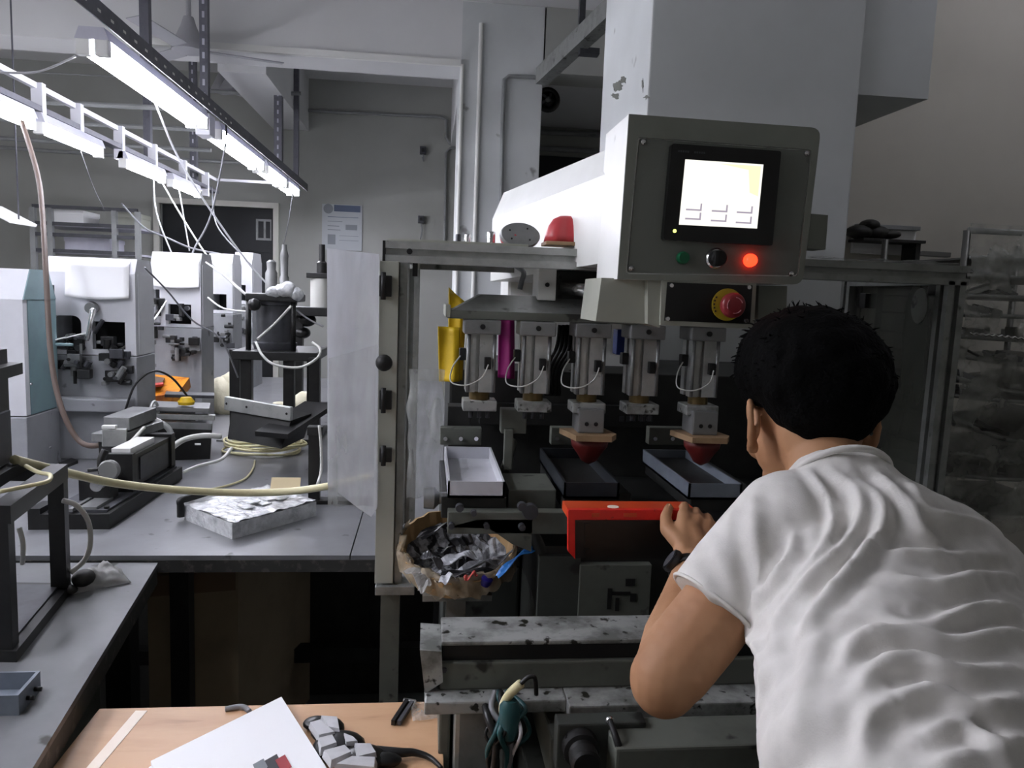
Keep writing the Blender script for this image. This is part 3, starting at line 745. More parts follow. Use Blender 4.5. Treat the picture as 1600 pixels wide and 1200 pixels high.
single('tapered_cable', bm, 'cable_black', 'black tapering cable lying beside glove on tan desk', 'cable', smooth=True)
# clamp and clear bag
t = thing('black_clip', 'small black clip near far right corner of tan desk', 'clip', PZ(628, 1112, KZ))
a, b = PZ(640, 1096, KZ + 0.006), PZ(618, 1130, KZ + 0.006); d = (b - a).normalized(); s = d.cross(Z_)
bm = B(); obox(bm, (a + b) / 2 + s * 0.005, d, s, Z_, (b - a).length, 0.007, 0.01); part('jaw', bm, 'black_plastic', t)
bm = B(); obox(bm, (a + b) / 2 - s * 0.006, d, s, Z_, (b - a).length * 0.95, 0.007, 0.008); part('jaw', bm, 'dark_steel', t)
bm = B(); cyl(bm, a + s * 0.012, a - s * 0.012, 0.005); part('hinge_pin', bm, 'chrome', t)
def crumple(fx, amp, sc, seed):
    def fn(u, v):
        p = fx(u, v)
        n = noise.fractal(Vector((p.x * sc, p.y * sc, seed)), 0.8, 2.0, 4)
        ed = min(1.0, 6 * min(u, 1 - u, v, 1 - v) + 0.15)
        return p + Vector((0, 0, (abs(n) * amp) * ed))
    return fn
def quadfn(c00, c10, c11, c01, Z):
    c = [PZ(x, y, Z) for x, y in (c00, c10, c11, c01)]
    return lambda u, v: c[0] * (1 - u) * (1 - v) + c[1] * u * (1 - v) + c[2] * u * v + c[3] * (1 - u) * v
bm = B(); sheet(bm, crumple(quadfn((640, 1098), (684, 1096), (687, 1122), (645, 1128), KZ + 0.003), 0.02, 40, 3.1), 16, 12)
single('clear_bag', bm, 'clear_plastic', 'small crumpled clear bag at corner of tan desk', 'bag', smooth=True)
bm = B(); tube(bm, [PZ(352, 1108, KZ + 0.004), PZ(378, 1104, KZ + 0.006), PZ(390, 1112, KZ + 0.004)], 0.005)
single('wire_scrap', bm, 'cable_grey', 'short wire scrap at far edge of tan desk', 'wire', smooth=True)

# ================================================================== WHITE MACHINE ROW
def rr(px0, py0, px1, py1, Y, r=0.0):
    a, b = P(px0, py0, Y), P(px1, py1, Y)
    if r <= 0: return [(a.x, Y, b.z), (b.x, Y, b.z), (b.x, Y, a.z), (a.x, Y, a.z)]
    out = []
    for (cx, cz, a0) in ((b.x - r, b.z + r, -90), (b.x - r, a.z - r, 0), (a.x + r, a.z - r, 90), (a.x + r, b.z + r, 180)):
        for k in range(5):
            an = math.radians(a0 + k * 22.5); out.append((cx + r * math.cos(an), Y, cz + r * math.sin(an)))
    return out
def white_machine(label, px0, px1, ptop, Y, dep, holes, mechs, papers, ped_split, side_mat='white_machine', base_z=TZ, cham=0.05, front_mat='white_machine', low_mat='grey_machine'):
    """upright cabinet: front shell with openings, chamfered hood, pedestal, mechanism in the openings"""
    a = P(px0, ptop, Y); b = P(px1, ptop, Y)
    x0, x1 = a.x, b.x; zt = a.z * 0.5 + b.z * 0.5; zs = P(px1, ped_split, Y).z
    t = thing('pad_printer', label, 'machine', ((x0 + x1) / 2, Y, base_z), 'row of white machines on the long bench')
    hz = zt - cham * 1.2
    bm = B(); holed(bm, [(x0, Y, zs), (x1, Y, zs), (x1, Y, hz), (x0, Y, hz)], [rr(*h[:4], Y, h[4]) for h in holes], (0, 0.03, 0)); part('front_shell', bm, front_mat, t)
    bm = B(); prism(bm, [(x0, Y, hz), (x0, Y + cham * 0.6, zt), (x0, Y + dep - cham * 0.6, zt), (x0, Y + dep, hz)], (x1 - x0, 0, 0)); part('hood', bm, 'white_machine', t)
    bm = B(); box(bm, x1 - 0.012, x1 + 0.002, Y + 0.03, Y + dep, zs, hz); part('side_panel', bm, side_mat, t)
    bm = B(); box(bm, x0, x0 + 0.012, Y + 0.03, Y + dep, zs, hz); part('side_panel', bm, side_mat, t)
    bm = B(); box(bm, x0 + 0.012, x1 - 0.012, Y + dep - 0.012, Y + dep, zs, hz); part('back_panel', bm, 'void_mech', t)
    bm = B(); box(bm, x0 - 0.004, x1 + 0.004, Y - 0.01, Y + dep, base_z, zs - 0.004, 0.004); part('pedestal', bm, low_mat, t)
    rnd = random.Random(int(px0 * 7))
    for (m0, n0, m1, n1, k) in mechs:
        for i in range(int(k * 1.7)):
            mx, my = rnd.uniform(m0, m1), rnd.uniform(n0, n1)
            c = P(mx, my, Y + rnd.uniform(-0.06, 0.0)); L = rnd.uniform(0.02, 0.065); r = rnd.uniform(0.005, 0.013)
            ax = rnd.choice([X_, Z_, Y_, Vector((0.5, 0, 0.8)).normalized()])
            bm = B()
            if rnd.random() < 0.45: obox(bm, c, X_, Y_, Z_, L * 0.8, r * 3, L * 0.6, 0.003)
            else: cyl(bm, c - ax * L / 2, c + ax * L / 2, r, n=10)
            part(rnd.choice(['linkage', 'valve_block', 'fitting']), bm, rnd.choice(['black_steel', 'dark_steel', 'grey_plate', 'void_mech']), t)
    for (p0, p1, p2, p3) in papers:
        A, Bq = P(p0, p1, Y - 0.004), P(p2, p3, Y - 0.004)
        def fn(u, v, A=A, Bq=Bq):
            bulge = 0.018 * v * v + 0.004 * math.sin(u * 3.1) * v
            z = A.z + (Bq.z - A.z) * v - 0.008 * math.sin(u * math.pi) * v
            y = Y - 0.006 - bulge
            if v < 0.12: y += (0.12 - v) * cham * 4; 
            return Vector((A.x + (Bq.x - A.x) * (u + 0.01 * v), y, z))
        bm = B(); sheet(bm, fn, 10, 14, 0.0015); part('paper_cover', bm, 'paper', t, True)
    return t
t = white_machine('white machine with teal side at the left edge', -70, 33, 418, 2.9, 0.24, [], [], [], 650, 'teal_machine', cham=0.09)
xe = P(33, 418, 2.9).x; ze = (P(-70, 418, 2.9).z + P(33, 418, 2.9).z) / 2
bm = B(); prism(bm, [(xe, 2.9, ze - 0.108), (xe, 2.954, ze), (xe, 3.086, ze), (xe, 3.14, ze - 0.108)], (0.004, 0, 0)); part('hood_end', bm, 'teal_machine', t)
bm = B(); a = P(66, 541, 2.9); cyl(bm, a + Vector((0.0, 0.1, 0)), a + Vector((0.06, 0.1, 0.0)), 0.006); part('hose_fitting', bm, 'teal_machine', t, True)
for (px, py) in ((48, 600), (78, 699)):
    bm = B(); p = PX(px, py, P(33, 418, 2.9).x + 0.003); lathe(bm, [(0.006, 0), (0.005, 0.004)], p, X_, 10); part('screw', bm, 'chrome', t)
t = white_machine('white machine with hanging paper cover and square window', 70, 210, 402, 3.2, 0.20,
              [(74, 445, 86, 486, 0), (78, 492, 128, 548, 0.03), (144, 502, 196, 547, 0)], [(80, 520, 130, 570, 9), (160, 552, 200, 600, 14), (95, 560, 140, 590, 6), (150, 510, 190, 545, 4)],
              [(102, 402, 203, 466)], 556)
bm = B(); a, b = P(146, 482, 3.17), P(136, 532, 3.15); tube(bm, [a, (a + b) / 2 + Vector((0.004, -0.01, 0)), b], 0.011, 8, 5, lambda s: 1.2 - 0.5 * s); part('lever_handle', bm, 'chrome', t, True)
bm = B(); lathe(bm, [(0.022, 0), (0.026, 0.015), (0.02, 0.035)], P(146, 481, 3.2), -Y_, 18); part('lever_hub', bm, 'grey_plate', t, 'auto')
bm = B(); obox(bm, P(108, 526, 3.17), Vector((0.9, 0.3, 0.25)).normalized(), Vector((-0.3, 0.95, 0)), Vector((-0.25, 0, 0.95)), 0.13, 0.06, 0.004); part('feed_plate', bm, 'paper', t)
bm = B(); p0, p1 = P(76, 618, 3.2), P(212, 640, 3.2); box(bm, p0.x, p1.x, 3.12, 3.2, p1.z, p0.z, 0.006); part('ledge', bm, 'grey_machine', t)
t = white_machine('white machine with paper cover, third from left', 235, 313, 394, 4.05, 0.22,
              [(237, 452, 250, 492, 0), (263, 475, 299, 507, 0)], [(262, 518, 308, 560, 14), (232, 470, 252, 540, 8), (266, 480, 296, 505, 3)], [(238, 400, 312, 449)], 512)
t = white_machine('white machine with small square window, fourth from left', 325, 363, 396, 4.9, 0.22,
              [(327, 459, 354, 485, 0)], [(328, 492, 362, 540, 12)], [], 490)
t = white_machine('narrow white machine at the far end of the row', 366, 394, 394, 5.5, 0.3, [(370, 445, 384, 470, 0)], [(368, 480, 390, 520, 6)], [], 476)
# white panel strips between machine tops
# shelf rack far left behind machines
t = thing('storage_rack', 'open grey tube rack behind the machine row', 'rack', (P(50, 420, 6.4).x, 6.4, 0))
xs = [P(x, 380, 6.4).x for x in (53, 80, 180, 216)]
for x in xs: part('upright', box(B(), x - 0.018, x + 0.018, 6.38, 6.42, 0, P(60, 324, 6.4).z), 'conduit', t)
for py in (325, 351, 368, 393):
    z = P(130, py, 6.4).z; part('crossbar', box(B(), xs[0], xs[-1], 6.385, 6.415, z - 0.015, z + 0.012), 'dark_steel', t)
for py in (351, 393):
    z = P(130, py, 6.4).z; part('shelf', box(B(), xs[0], xs[-1], 6.4, 6.9, z - 0.02, z - 0.004), 'fixture', t)
z = P(130, 351, 6.4).z; z2 = P(130, 393, 6.4).z
for (a_, b_, zz, m, lab) in ((84, 130, z, 'paper', 'white carton lying on the tube rack upper shelf'), (182, 214, z, 'block_cream', 'cream carton on the right of the tube rack'), (100, 170, z2, 'fixture', 'pale grey carton on the tube rack lower shelf')):
    t2 = thing('rack_carton', lab, 'box', (P(a_, 340, 6.5).x, 6.5, zz), 'cartons on the tube rack')
    x0, x1 = P(a_, 340, 6.5).x, P(b_, 340, 6.5).x
    part('carton_body', box(B(), x0, x1, 6.5, 6.8, zz - 0.004, zz + 0.11), m, t2)
    part('lid_flap', box(B(), x0 - 0.004, x1 + 0.004, 6.494, 6.806, zz + 0.08, zz + 0.115), m, t2)
a, b = P(-20, 320, 5.0), P(38, 350, 5.0); d = (b - a).normalized(); c = (a + b) / 2
t = thing('reflector_shade', 'white slanted reflector shade at left frame edge', 'shade', c)
bm = B(); obox(bm, c, d, Y_, d.cross(Y_), (b - a).length, 0.3, 0.02, 0.006); part('shade_panel', bm, 'paper', t)
for k in (0.15, 0.85):
    p = a.lerp(b, k); bm = B(); cyl(bm, p, (p.x, p.y, CEIL), 0.005, n=8); part('hanging_rod', bm, 'angle_iron', t, True)

# ================================================================== THINGS ON THE LONG BENCH
def bench(px, py): return PZ(px, py, TZ)
def plate4(bm, pts, z0, z1):
    """quad footprint given by pixel points lying at height z0; extruded to z1"""
    prism(bm, [PZ(x, y, z0) for x, y in pts], (0, 0, z1 - z0)); return bm
# pneumatic pusher on black base plate
t = thing('pneumatic_pusher', 'black pneumatic pusher jig on thick base plate', 'jig', bench(170, 820))
o = bench(171, 827); e1 = bench(285, 748) - o; e2 = bench(44, 828) - o
e1.z = e2.z = 0
def Lp(u, v, h): return o + e1 * u + e2 * v + Z_ * h
def Lbox(bm, u0, u1, v0, v1, h0, h1):
    hexa(bm, [Lp(u0, v0, h0), Lp(u1, v0, h0), Lp(u1, v1, h0), Lp(u0, v1, h0), Lp(u0, v0, h1), Lp(u1, v0, h1), Lp(u1, v1, h1), Lp(u0, v1, h1)]); return bm
part('base_plate', Lbox(B(), 0, 1.0, 0, 0.85, 0.0, 0.045), 'black_steel', t)
part('top_plate', Lbox(B(), 0.03, 0.97, 0.06, 0.8, 0.045, 0.052), 'dark_steel', t)
part('bracket', Lbox(B(), 0.2, 0.30, 0.22, 0.62, 0.052, 0.13), 'black_steel', t)
part('slide_plate', Lbox(B(), 0.04, 0.22, 0.2, 0.42, 0.052, 0.06), 'grey_plate', t)
part('slide_rail', Lbox(B(), 0.0, 0.4, 0.45, 0.5, 0.052, 0.062), 'grey_plate', t)
part('cylinder_block', Lbox(B(), 0.40, 0.92, 0.12, 0.5, 0.06, 0.165), 'black_plastic', t)
part('end_cap', Lbox(B(), 0.92, 0.98, 0.09, 0.53, 0.052, 0.175), 'black_steel', t)
part('end_cap', Lbox(B(), 0.36, 0.40, 0.09, 0.53, 0.052, 0.175), 'black_steel', t)
part('barrel_face', Lbox(B(), 0.48, 0.88, 0.105, 0.12, 0.075, 0.15), 'dark_steel', t)
part('label_plate', Lbox(B(), 0.42, 0.75, 0.18, 0.44, 0.165, 0.185), 'tub_white', t)
bm = B(); cyl(bm, Lp(0.36, 0.3, 0.11), Lp(0.12, 0.3, 0.11), 0.018); part('piston_rod', bm, 'chrome', t, 'auto')
bm = B(); lathe(bm, [(0.028, 0), (0.03, 0.012), (0.026, 0.02)], P(173, 733, 2.3), -Y_, 20); part('gauge', bm, 'gauge_face', t, 'auto')
bm = B(); cyl(bm, P(138, 735, 2.32), P(165, 731, 2.32), 0.006); part('gauge_stem', bm, 'black_steel', t, True)
bm = B(); tube(bm, [P(165, 703, 2.35), P(158, 720, 2.34), P(160, 740, 2.33)], 0.012); part('elbow_fitting', bm, 'black_plastic', t, True)
for (u, v) in ((0.06, 0.1), (0.06, 0.75), (0.94, 0.1), (0.94, 0.75)):
    bm = B(); lathe(bm, [(0.008, 0), (0.008, 0.007)], Lp(u, v, 0.052), Z_, 8); part('bolt', bm, 'black_steel', t)
part('front_step', Lbox(B(), -0.0, 0.14, 0.85, 1.0, 0.0, 0.062), 'black_steel', t)
# slide unit behind (grey bars)
t = thing('slide_unit', 'grey linear slide unit behind the black pusher jig', 'jig', bench(195, 700))
a = P(176, 650, 2.95)
def obar(pa, pb, Y0, Y1, wd, ht, m, nm, bev=0.003):
    A = P(pa[0], pa[1], Y0); Bq = P(pb[0], pb[1], Y1); d = (Bq - A).normalized(); s = d.cross(Z_).normalized(); u = s.cross(d)
    bm = B(); obox(bm, (A + Bq) / 2, d, s, u, (Bq - A).length, wd, ht, bev); part(nm, bm, m, t)
obar((182, 662), (226, 645), 2.75, 2.95, 0.09, 0.045, 'grey_plate', 'upper_bar')
obar((165, 685), (235, 662), 2.72, 2.95, 0.11, 0.03, 'grey_plate', 'lower_bar')
obar((160, 683), (198, 683), 2.7, 2.72, 0.03, 0.06, 'alu', 'end_plate')
obar((160, 667), (182, 667), 2.7, 2.7, 0.02, 0.012, 'tub_white', 'white_tab')
obar((168, 712), (235, 690), 2.74, 2.95, 0.07, 0.11, 'black_steel', 'support_block')
# clamp table machine with bars and yellow cap
t = thing('clamp_fixture', 'long grey clamping fixture with black base behind slide unit', 'jig', bench(290, 690))
obar((240, 634), (328, 637), 3.25, 3.3, 0.16, 0.018, 'grey_plate', 'upper_plate')
obar((240, 650), (336, 652), 3.2, 3.25, 0.03, 0.022, 'alu', 'front_bar')
obar((242, 663), (332, 666), 3.2, 3.25, 0.05, 0.03, 'grey_plate', 'lower_bar')
obar((246, 690), (330, 692), 3.25, 3.3, 0.16, 0.14, 'black_steel', 'base_block')
obar((258, 616), (335, 618), 3.45, 3.5, 0.1, 0.014, 'dark_steel', 'rear_plate')
bm = B(); ring(bm, P(241, 645, 3.16), X_, 0.045, 0.006, 24, 6); part('hand_wheel', bm, 'alu', t, True)
bm = B(); lathe(bm, [(0.03, 0), (0.033, 0.012), (0.02, 0.03)], P(291, 632, 3.22), Z_, 18); part('yellow_cap', bm, 'yellow_cap', t, 'auto', label='small yellow cap')
bm = B(); cyl(bm, P(240, 685, 3.15), P(270, 688, 3.15), 0.02); part('cylinder', bm, 'grey_plate', t, 'auto')
bm = B(); tube(bm, [P(270, 687, 3.1), P(262, 668, 3.1), P(240, 655, 3.1)], 0.012); part('elbow_fitting', bm, 'alu', t, True)
# black block with pale strip
t = thing('scraper_block', 'black block with pale drilled strip on folded base', 'jig', bench(400, 690))
A, Bq = P(353, 625, 3.15), P(456, 642, 3.0); d = (Bq - A).normalized(); s = d.cross(Z_).normalized(); u = s.cross(d)
L = (Bq - A).length
def loc(u_, v_, w_): return A + d * (u_ * L) + s * v_ + u * w_
bm = B(); obox(bm, loc(0.5, 0, -0.012), d, s, u, L, 0.02, 0.055, 0.004); part('drilled_strip', bm, 'alu', t)
for k in (0.04, 0.35, 0.97):
    bm = B(); cyl(bm, loc(k if k < .9 else .95, 0.0102, -0.012), loc(k if k < .9 else .95, 0.0115, -0.012), 0.005, n=10); part('bolt_hole', bm, 'rubber', t)
bm = B(); hexa(bm, [loc(0.1, 0.02, -0.15), loc(0.92, 0.02, -0.15), loc(0.92, -0.12, -0.13), loc(0.1, -0.12, -0.13), loc(0.06, -0.012, -0.04), loc(0.97, -0.012, -0.04), loc(0.97, -0.14, -0.03), loc(0.06, -0.14, -0.03)]); part('block', bm, 'black_steel', t)
bm = B(); plate4(bm, [(338, 690), (426, 694), (470, 672), (500, 640), (400, 668)][:4], TZ, TZ + 0.008); part('base_sheet', bm, 'grey_plate', t)
bm = B(); a_, b_ = P(424, 680, 2.95), P(500, 632, 3.3); dd = (b_ - a_).normalized(); ss = dd.cross(Z_).normalized(); obox(bm, (a_ + b_) / 2, dd, ss, ss.cross(dd), (b_ - a_).length, 0.14, 0.02); part('wedge_plate', bm, 'black_steel', t)
# press stand with big cylinder
PY = 3.6
t = thing('press_stand', 'black four-post press stand topped by large cylinder', 'press', bench(430, 685))
x0, x1 = P(367, 600, PY).x, P(498, 600, PY).x
zt = P(430, 548, PY).z
for (px, Y) in ((368, PY + .28), (386, PY), (452, PY), (488, PY + .28), (492, PY - 0.05)):
    x = P(px, 600, Y).x; part('post', box(B(), x - 0.024, x + 0.024, Y - 0.024, Y + 0.024, TZ, zt - 0.02, 0.003), 'black_steel', t)
part('top_plate', box(B(), x0, x1, PY - 0.06, PY + 0.34, zt - 0.04, zt, 0.004), 'black_steel', t)
part('base_plate', box(B(), x0, x1, PY - 0.06, PY + 0.34, TZ, TZ + 0.025, 0.004), 'black_steel', t)
c = P(430, 545, PY + 0.12); zc = P(430, 468, PY).z
bm = B(); lathe(bm, [(0.095, 0), (0.1, 0.02), (0.1, 0.03), (0.085, 0.035), (0.085, zc - zt - 0.03), (0.1, zc - zt - 0.025), (0.1, zc - zt + 0.01), (0.06, zc - zt + 0.02)], (c.x, c.y, zt), Z_, 28); part('cylinder_barrel', bm, 'dark_steel', t, 'auto')
for dx in (-0.1, 0.1):
    bm = B(); cyl(bm, (c.x + dx, PY + 0.02, zt), (c.x + dx, PY + 0.02, zc), 0.012); part('tie_rod', bm, 'black_steel', t, True)
bm = B(); box(bm, c.x - 0.11, c.x + 0.12, PY - 0.0, PY + 0.24, zc - 0.01, zc + 0.025, 0.006); part('head_cap', bm, 'black_steel', t)
zb = zc + 0.02
bm = B(); ell(bm, P(445, 452, PY), (0.05, 0.045, 0.036)); ell(bm, P(462, 456, PY), (0.035, 0.03, 0.03)); ell(bm, P(430, 456, PY), (0.035, 0.03, 0.025)); lump(bm, 0.02, 22); part('valve_cover', bm, 'silver_wrap', t, True)
cx_, = (P(441, 440, PY).x,)
bm = B(); lathe(bm, [(0.02, 0), (0.022, 0.05), (0.016, 0.06), (0.018, 0.14), (0.02, 0.15), (0.012, 0.18), (0.012, 0.2)], (cx_, PY + 0.05, zb + 0.03), Z_, 16); part('regulator_stem', bm, 'grey_plate', t, 'auto')
cx_ = P(417, 440, PY).x
bm = B(); lathe(bm, [(0.028, 0), (0.028, 0.1), (0.02, 0.115), (0.022, 0.15), (0.01, 0.16)], (cx_, PY + 0.1, zb), Z_, 16); part('filter_bowl', bm, 'grey_plate', t, 'auto')
bm = B(); ell(bm, P(397, 476, PY - 0.03), (0.03, 0.03, 0.028)); part('port_knob', bm, 'black_plastic', t, True)
# second press behind curtain
PY2 = 4.6
t = thing('small_press', 'slim dark press with pale cylinder behind curtain edge', 'press', bench(498, 640))
cx_ = P(500, 450, PY2).x
z1, z2, z3 = P(500, 480, PY2).z, P(500, 435, PY2).z, P(500, 382, PY2).z
bm = B(); lathe(bm, [(0.055, 0), (0.055, z2 - z1)], (cx_, PY2, z1), Z_, 20); part('pale_cylinder', bm, 'hose_clear', t, 'auto')
bm = B(); box(bm, cx_ - 0.07, cx_ + 0.07, PY2 - 0.06, PY2 + 0.06, z2, z2 + 0.03, 0.004); part('top_cap', bm, 'black_steel', t)
bm = B(); lathe(bm, [(0.03, 0), (0.03, 0.06), (0.018, 0.07), (0.018, z3 - z2 - 0.03)], (cx_ + 0.01, PY2, z2 + 0.03), Z_, 14); part('stem', bm, 'black_steel', t, 'auto')
bm = B(); box(bm, cx_ - 0.15, cx_ + 0.2, PY2 - 0.1, PY2 + 0.1, z1 - 0.05, z1, 0.004); part('head_plate', bm, 'black_steel', t)
for dx in (-0.12, 0.17): part('post', box(B(), cx_ + dx - 0.025, cx_ + dx + 0.025, PY2 - 0.03, PY2 + 0.03, TZ, z1 - 0.05), 'black_steel', t)
part('base_plate', box(B(), cx_ - 0.2, cx_ + 0.22, PY2 - 0.12, PY2 + 0.12, TZ, TZ + 0.03), 'black_steel', t)
bm = B(); ell(bm, P(478, 500, PY2), (0.06, 0.04, 0.04)); ell(bm, P(472, 520, PY2), (0.05, 0.05, 0.035)); part('motor', bm, 'black_plastic', t, True)
# gauge-like things beside press on bench: white tub, cream bag, orange pack, cup
c = bench(320, 622); 
t = thing('plastic_tub', 'white plastic tub with pale lid among bench clutter', 'tub', c)
bm = B(); lathe(bm, [(0.075, 0), (0.085, 0.09)], c, Z_, 24); part('tub_body', bm, 'grey_plate', t, 'auto')
bm = B(); lathe(bm, [(0.09, 0), (0.092, 0.02), (0.085, 0.03)], c + Z_ * 0.09, Z_, 24); part('lid', bm, 'tub_white', t, 'auto')
bm = B(); c = bench(352, 645); rndn = random.Random(5)
ell(bm, c + Vector((0, 0, 0.09)), (0.1, 0.08, 0.1)); ell(bm, c + Vector((0.04, 0, 0.16)), (0.06, 0.05, 0.07)); ell(bm, c + Vector((-0.05, 0, 0.05)), (0.06, 0.06, 0.06))
lump(bm, 0.035, 11)
single('cream_sack', bm, 'cream_bag', 'cream cloth sack slumped behind the press posts', 'sack', smooth=True)
bm = B(); c = bench(474, 658); ell(bm, c + Vector((0, 0, 0.07)), (0.09, 0.07, 0.08)); ell(bm, c + Vector((-0.12, 0.0, 0.05)), (0.07, 0.06, 0.06))
lump(bm, 0.03, 12)
single('cream_bundle', bm, 'cream_bag', 'cream wrapped bundle between the right press posts', 'bundle', smooth=True)
t = thing('orange_pack', 'orange and brown printed packet behind the clamp fixture', 'packet', bench(262, 632))
p = [P(232, 584, 3.98), P(296, 590, 3.9), P(278, 614, 3.7), P(236, 620, 3.7)]
bm = B(); prism(bm, p, (0, 0.02, -0.05)); part('packet_body', bm, 'orange_pack', t)
bm = B(); prism(bm, [P(233, 588, 3.95), P(258, 592, 3.88), P(252, 604, 3.77), P(234, 608, 3.74)], (0, -0.006, 0.006)); part('brown_panel', bm, 'cable_brown', t)
bm = B(); prism(bm, [P(235, 602, 3.77), P(256, 600, 3.77), P(256, 603, 3.75), P(235, 606, 3.73)], (0, -0.01, 0.01)); part('print_band', bm, 'scrap_red', t)
part('prop_block', box(B(), P(240, 600, 3.8).x, P(290, 600, 3.8).x, 3.74, 3.95, TZ, P(260, 616, 3.75).z - 0.045), 'shelf_dark', t)
# coil of air tube
t = thing('hose_coil', 'loose coil of yellowish air hose on grey bench', 'hose', bench(415, 705))
rnd = random.Random(3)
cc = bench(415, 706)
for k in range(7):
    R = 0.165 + rnd.uniform(-0.03, 0.012); pts = []
    ox, oy = rnd.uniform(-0.015, 0.015), rnd.uniform(-0.02, 0.02); ph = rnd.uniform(0, 6)
    for i in range(19):
        an = i / 18 * 2 * math.pi + ph
        pts.append(cc + Vector((ox + R * math.cos(an), oy + 0.75 * R * math.sin(an), 0.008 + k * 0.008 + 0.004 * math.sin(3 * an + k))))
    bm = B(); tube(bm, pts, 0.005, 6, 3); part('hose_loop', bm, 'hose_cream', t, True)
bm = B(); tube(bm, [bench(398, 722) + Z_ * .006, bench(395, 735) + Z_ * .006, bench(380, 752) + Z_ * .006, bench(340, 765) + Z_ * .006, bench(312, 768) + Z_ * .006], 0.004); part('loose_end', bm, 'hose_cream', t, True)
cable([(288, 737, 2.62), (310, 728, 2.7), (345, 718, 2.8), (362, 700, 2.9)], 0.006, 'hose_clear', 'clear hose leading from pusher jig to the coil')
cable([(262, 705, 2.85), (285, 688, 2.95), (315, 681, 3.0), (345, 682, 3.05)], 0.011, 'hose_clear', 'clear arched hose behind the pusher jig')
t = thing('valve_block', 'small dark valve block with white plug behind hose coil', 'valve', bench(310, 712))
bm = B(); c = bench(305, 705); box(bm, c.x - 0.07, c.x + 0.05, c.y - 0.03, c.y + 0.05, TZ, TZ + 0.06, 0.004); part('body', bm, 'black_steel', t)
bm = B(); c = bench(302, 711); cyl(bm, c + Z_ * 0.015, c + Vector((0.03, -0.02, 0.012)), 0.011); part('white_plug', bm, 'tub_white', t, 'auto')
bm = B(); obox(bm, P(309, 694, 2.85), X_, Y_, Z_, 0.02, 0.004, 0.006); part('label_plate', bm, 'tub_white', t)
# tag
bm = B(); c = bench(446, 772); obox(bm, P(446, 759, 2.42), X_, Vector((0, 0.6, 0.8)), Vector((0, -0.8, 0.6)), 0.09, 0.055, 0.003)
single('paper_tag', bm, 'tag_paper', 'small tan paper tag behind the thick cream hose', 'tag')
# thick cream hose
cable([(22, 718, 1.72), (60, 728, 1.8), (110, 740, 1.9), (180, 755, 2.02), (270, 765, 2.12), (370, 770, 2.2), (450, 768, 2.22), (510, 760, 2.2), (545, 752, 2.2), (580, 745, 2.2)], 0.0105, 'hose_cream', 'thick cream hose sweeping across above grey bench')
cable([(40, 728, 1.7), (60, 738, 1.68), (78, 742, 1.66), (74, 752, 1.62), (40, 760, 1.58), (0, 768, 1.5)], 0.0045, 'hose_cream', 'thin cream hose bent back over the near jig')
cable([(98, 782, 1.78), (120, 790, 1.8), (138, 815, 1.82), (141, 850, 1.84), (132, 875, 1.85), (110, 895, 1.83)], 0.0060, 'hose_clear', 'clear hose arching down onto the side bench')
cable([(30, 825, 1.7), (36, 850, 1.7), (35, 880, 1.75)], 0.0053, 'hose_clear', 'short clear hose hanging inside the near jig')
cable([(402, 530, 3.56), (430, 505, 3.6), (455, 478, 3.58)], 0.0060, 'hose_clear', 'clear hose running diagonally over press cylinder')
cable([(400, 535, 3.56), (410, 555, 3.52), (430, 570, 3.5), (468, 574, 3.5), (495, 560, 3.5), (500, 545, 3.52), (488, 535, 3.56)], 0.0060, 'hose_clear', 'clear hose looping under the press top plate')
cable([(188, 700, 2.6), (205, 690, 2.7), (225, 668, 2.8)], 0.0067, 'hose_clear', 'clear stiff hose above the pusher jig')
cable([(196, 640, 3.1), (212, 600, 3.12), (240, 580, 3.15), (268, 590, 3.2), (292, 618, 3.25)], 0.0045, 'cable_black', 'black arched hose in front of the orange packet')
# black post with base
t = thing('black_post', 'short black square post on flat base by curtain', 'post', bench(492, 795))
c = bench(491, 786); zt = P(491, 667, c.y).z
part('column', box(B(), c.x - 0.018, c.x + 0.018, c.y - 0.018, c.y + 0.018, TZ, zt, 0.002), 'black_steel', t)
part('cap', box(B(), c.x - 0.022, c.x + 0.028, c.y - 0.022, c.y + 0.022, zt - 0.025, zt + 0.003, 0.002), 'black_steel', t)
part('base_bar', box(B(), c.x - 0.02, c.x + 0.19, c.y - 0.02, c.y + 0.03, TZ, TZ + 0.014, 0.002), 'black_steel', t)
bm = B(); tube(bm, [P(499, 665, 2.5), P(502, 700, 2.5), P(502, 735, 2.5), P(496, 757, 2.45)], 0.005); part('clear_tubing', bm, 'hose_clear', t, True)
# silver wrapped box
t = thing('wrapped_box', 'flat silver film-wrapped box with black handle on bench', 'box', bench(380, 820))
b0, b1, b2 = bench(363, 843), bench(494, 806), bench(288, 812)
b3 = b1 + (b2 - b0)
def fnb(u, v):
    p = b0 + (b1 - b0) * u + (b2 - b0) * v
    n = noise.fractal(Vector((p.x * 35, p.y * 35, 1.3)), 0.8, 2, 3)
    return p + Z_ * (0.05 + 0.006 * n)
bm = B(); prism(bm, [b0, b1, b3, b2], (0, 0, 0.046)); part('box_body', bm, 'silver_wrap', t)
bm = B(); sheet(bm, fnb, 30, 16); part('crinkled_wrap', bm, 'silver_wrap', t, True)
rnd = random.Random(11)
for k in range(5):
    u, v = 0.35 + 0.1 * k, 0.35 + 0.07 * (k % 2); p = fnb(u, v) + Z_ * 0.006
    bm = B(); obox(bm, p, (b1 - b0).normalized(), Z_.cross((b1 - b0).normalized()), Z_, 0.035, 0.045, 0.003); part('blister_cell', bm, 'silver_wrap', t)
bm = B()
eb = (b1 - b0).normalized(); ha, hb, hc = b2 - eb * 0.012 + Z_ * 0.012, b2 - eb * 0.012 + Z_ * 0.062, b2 + eb * 0.085 + Z_ * 0.070
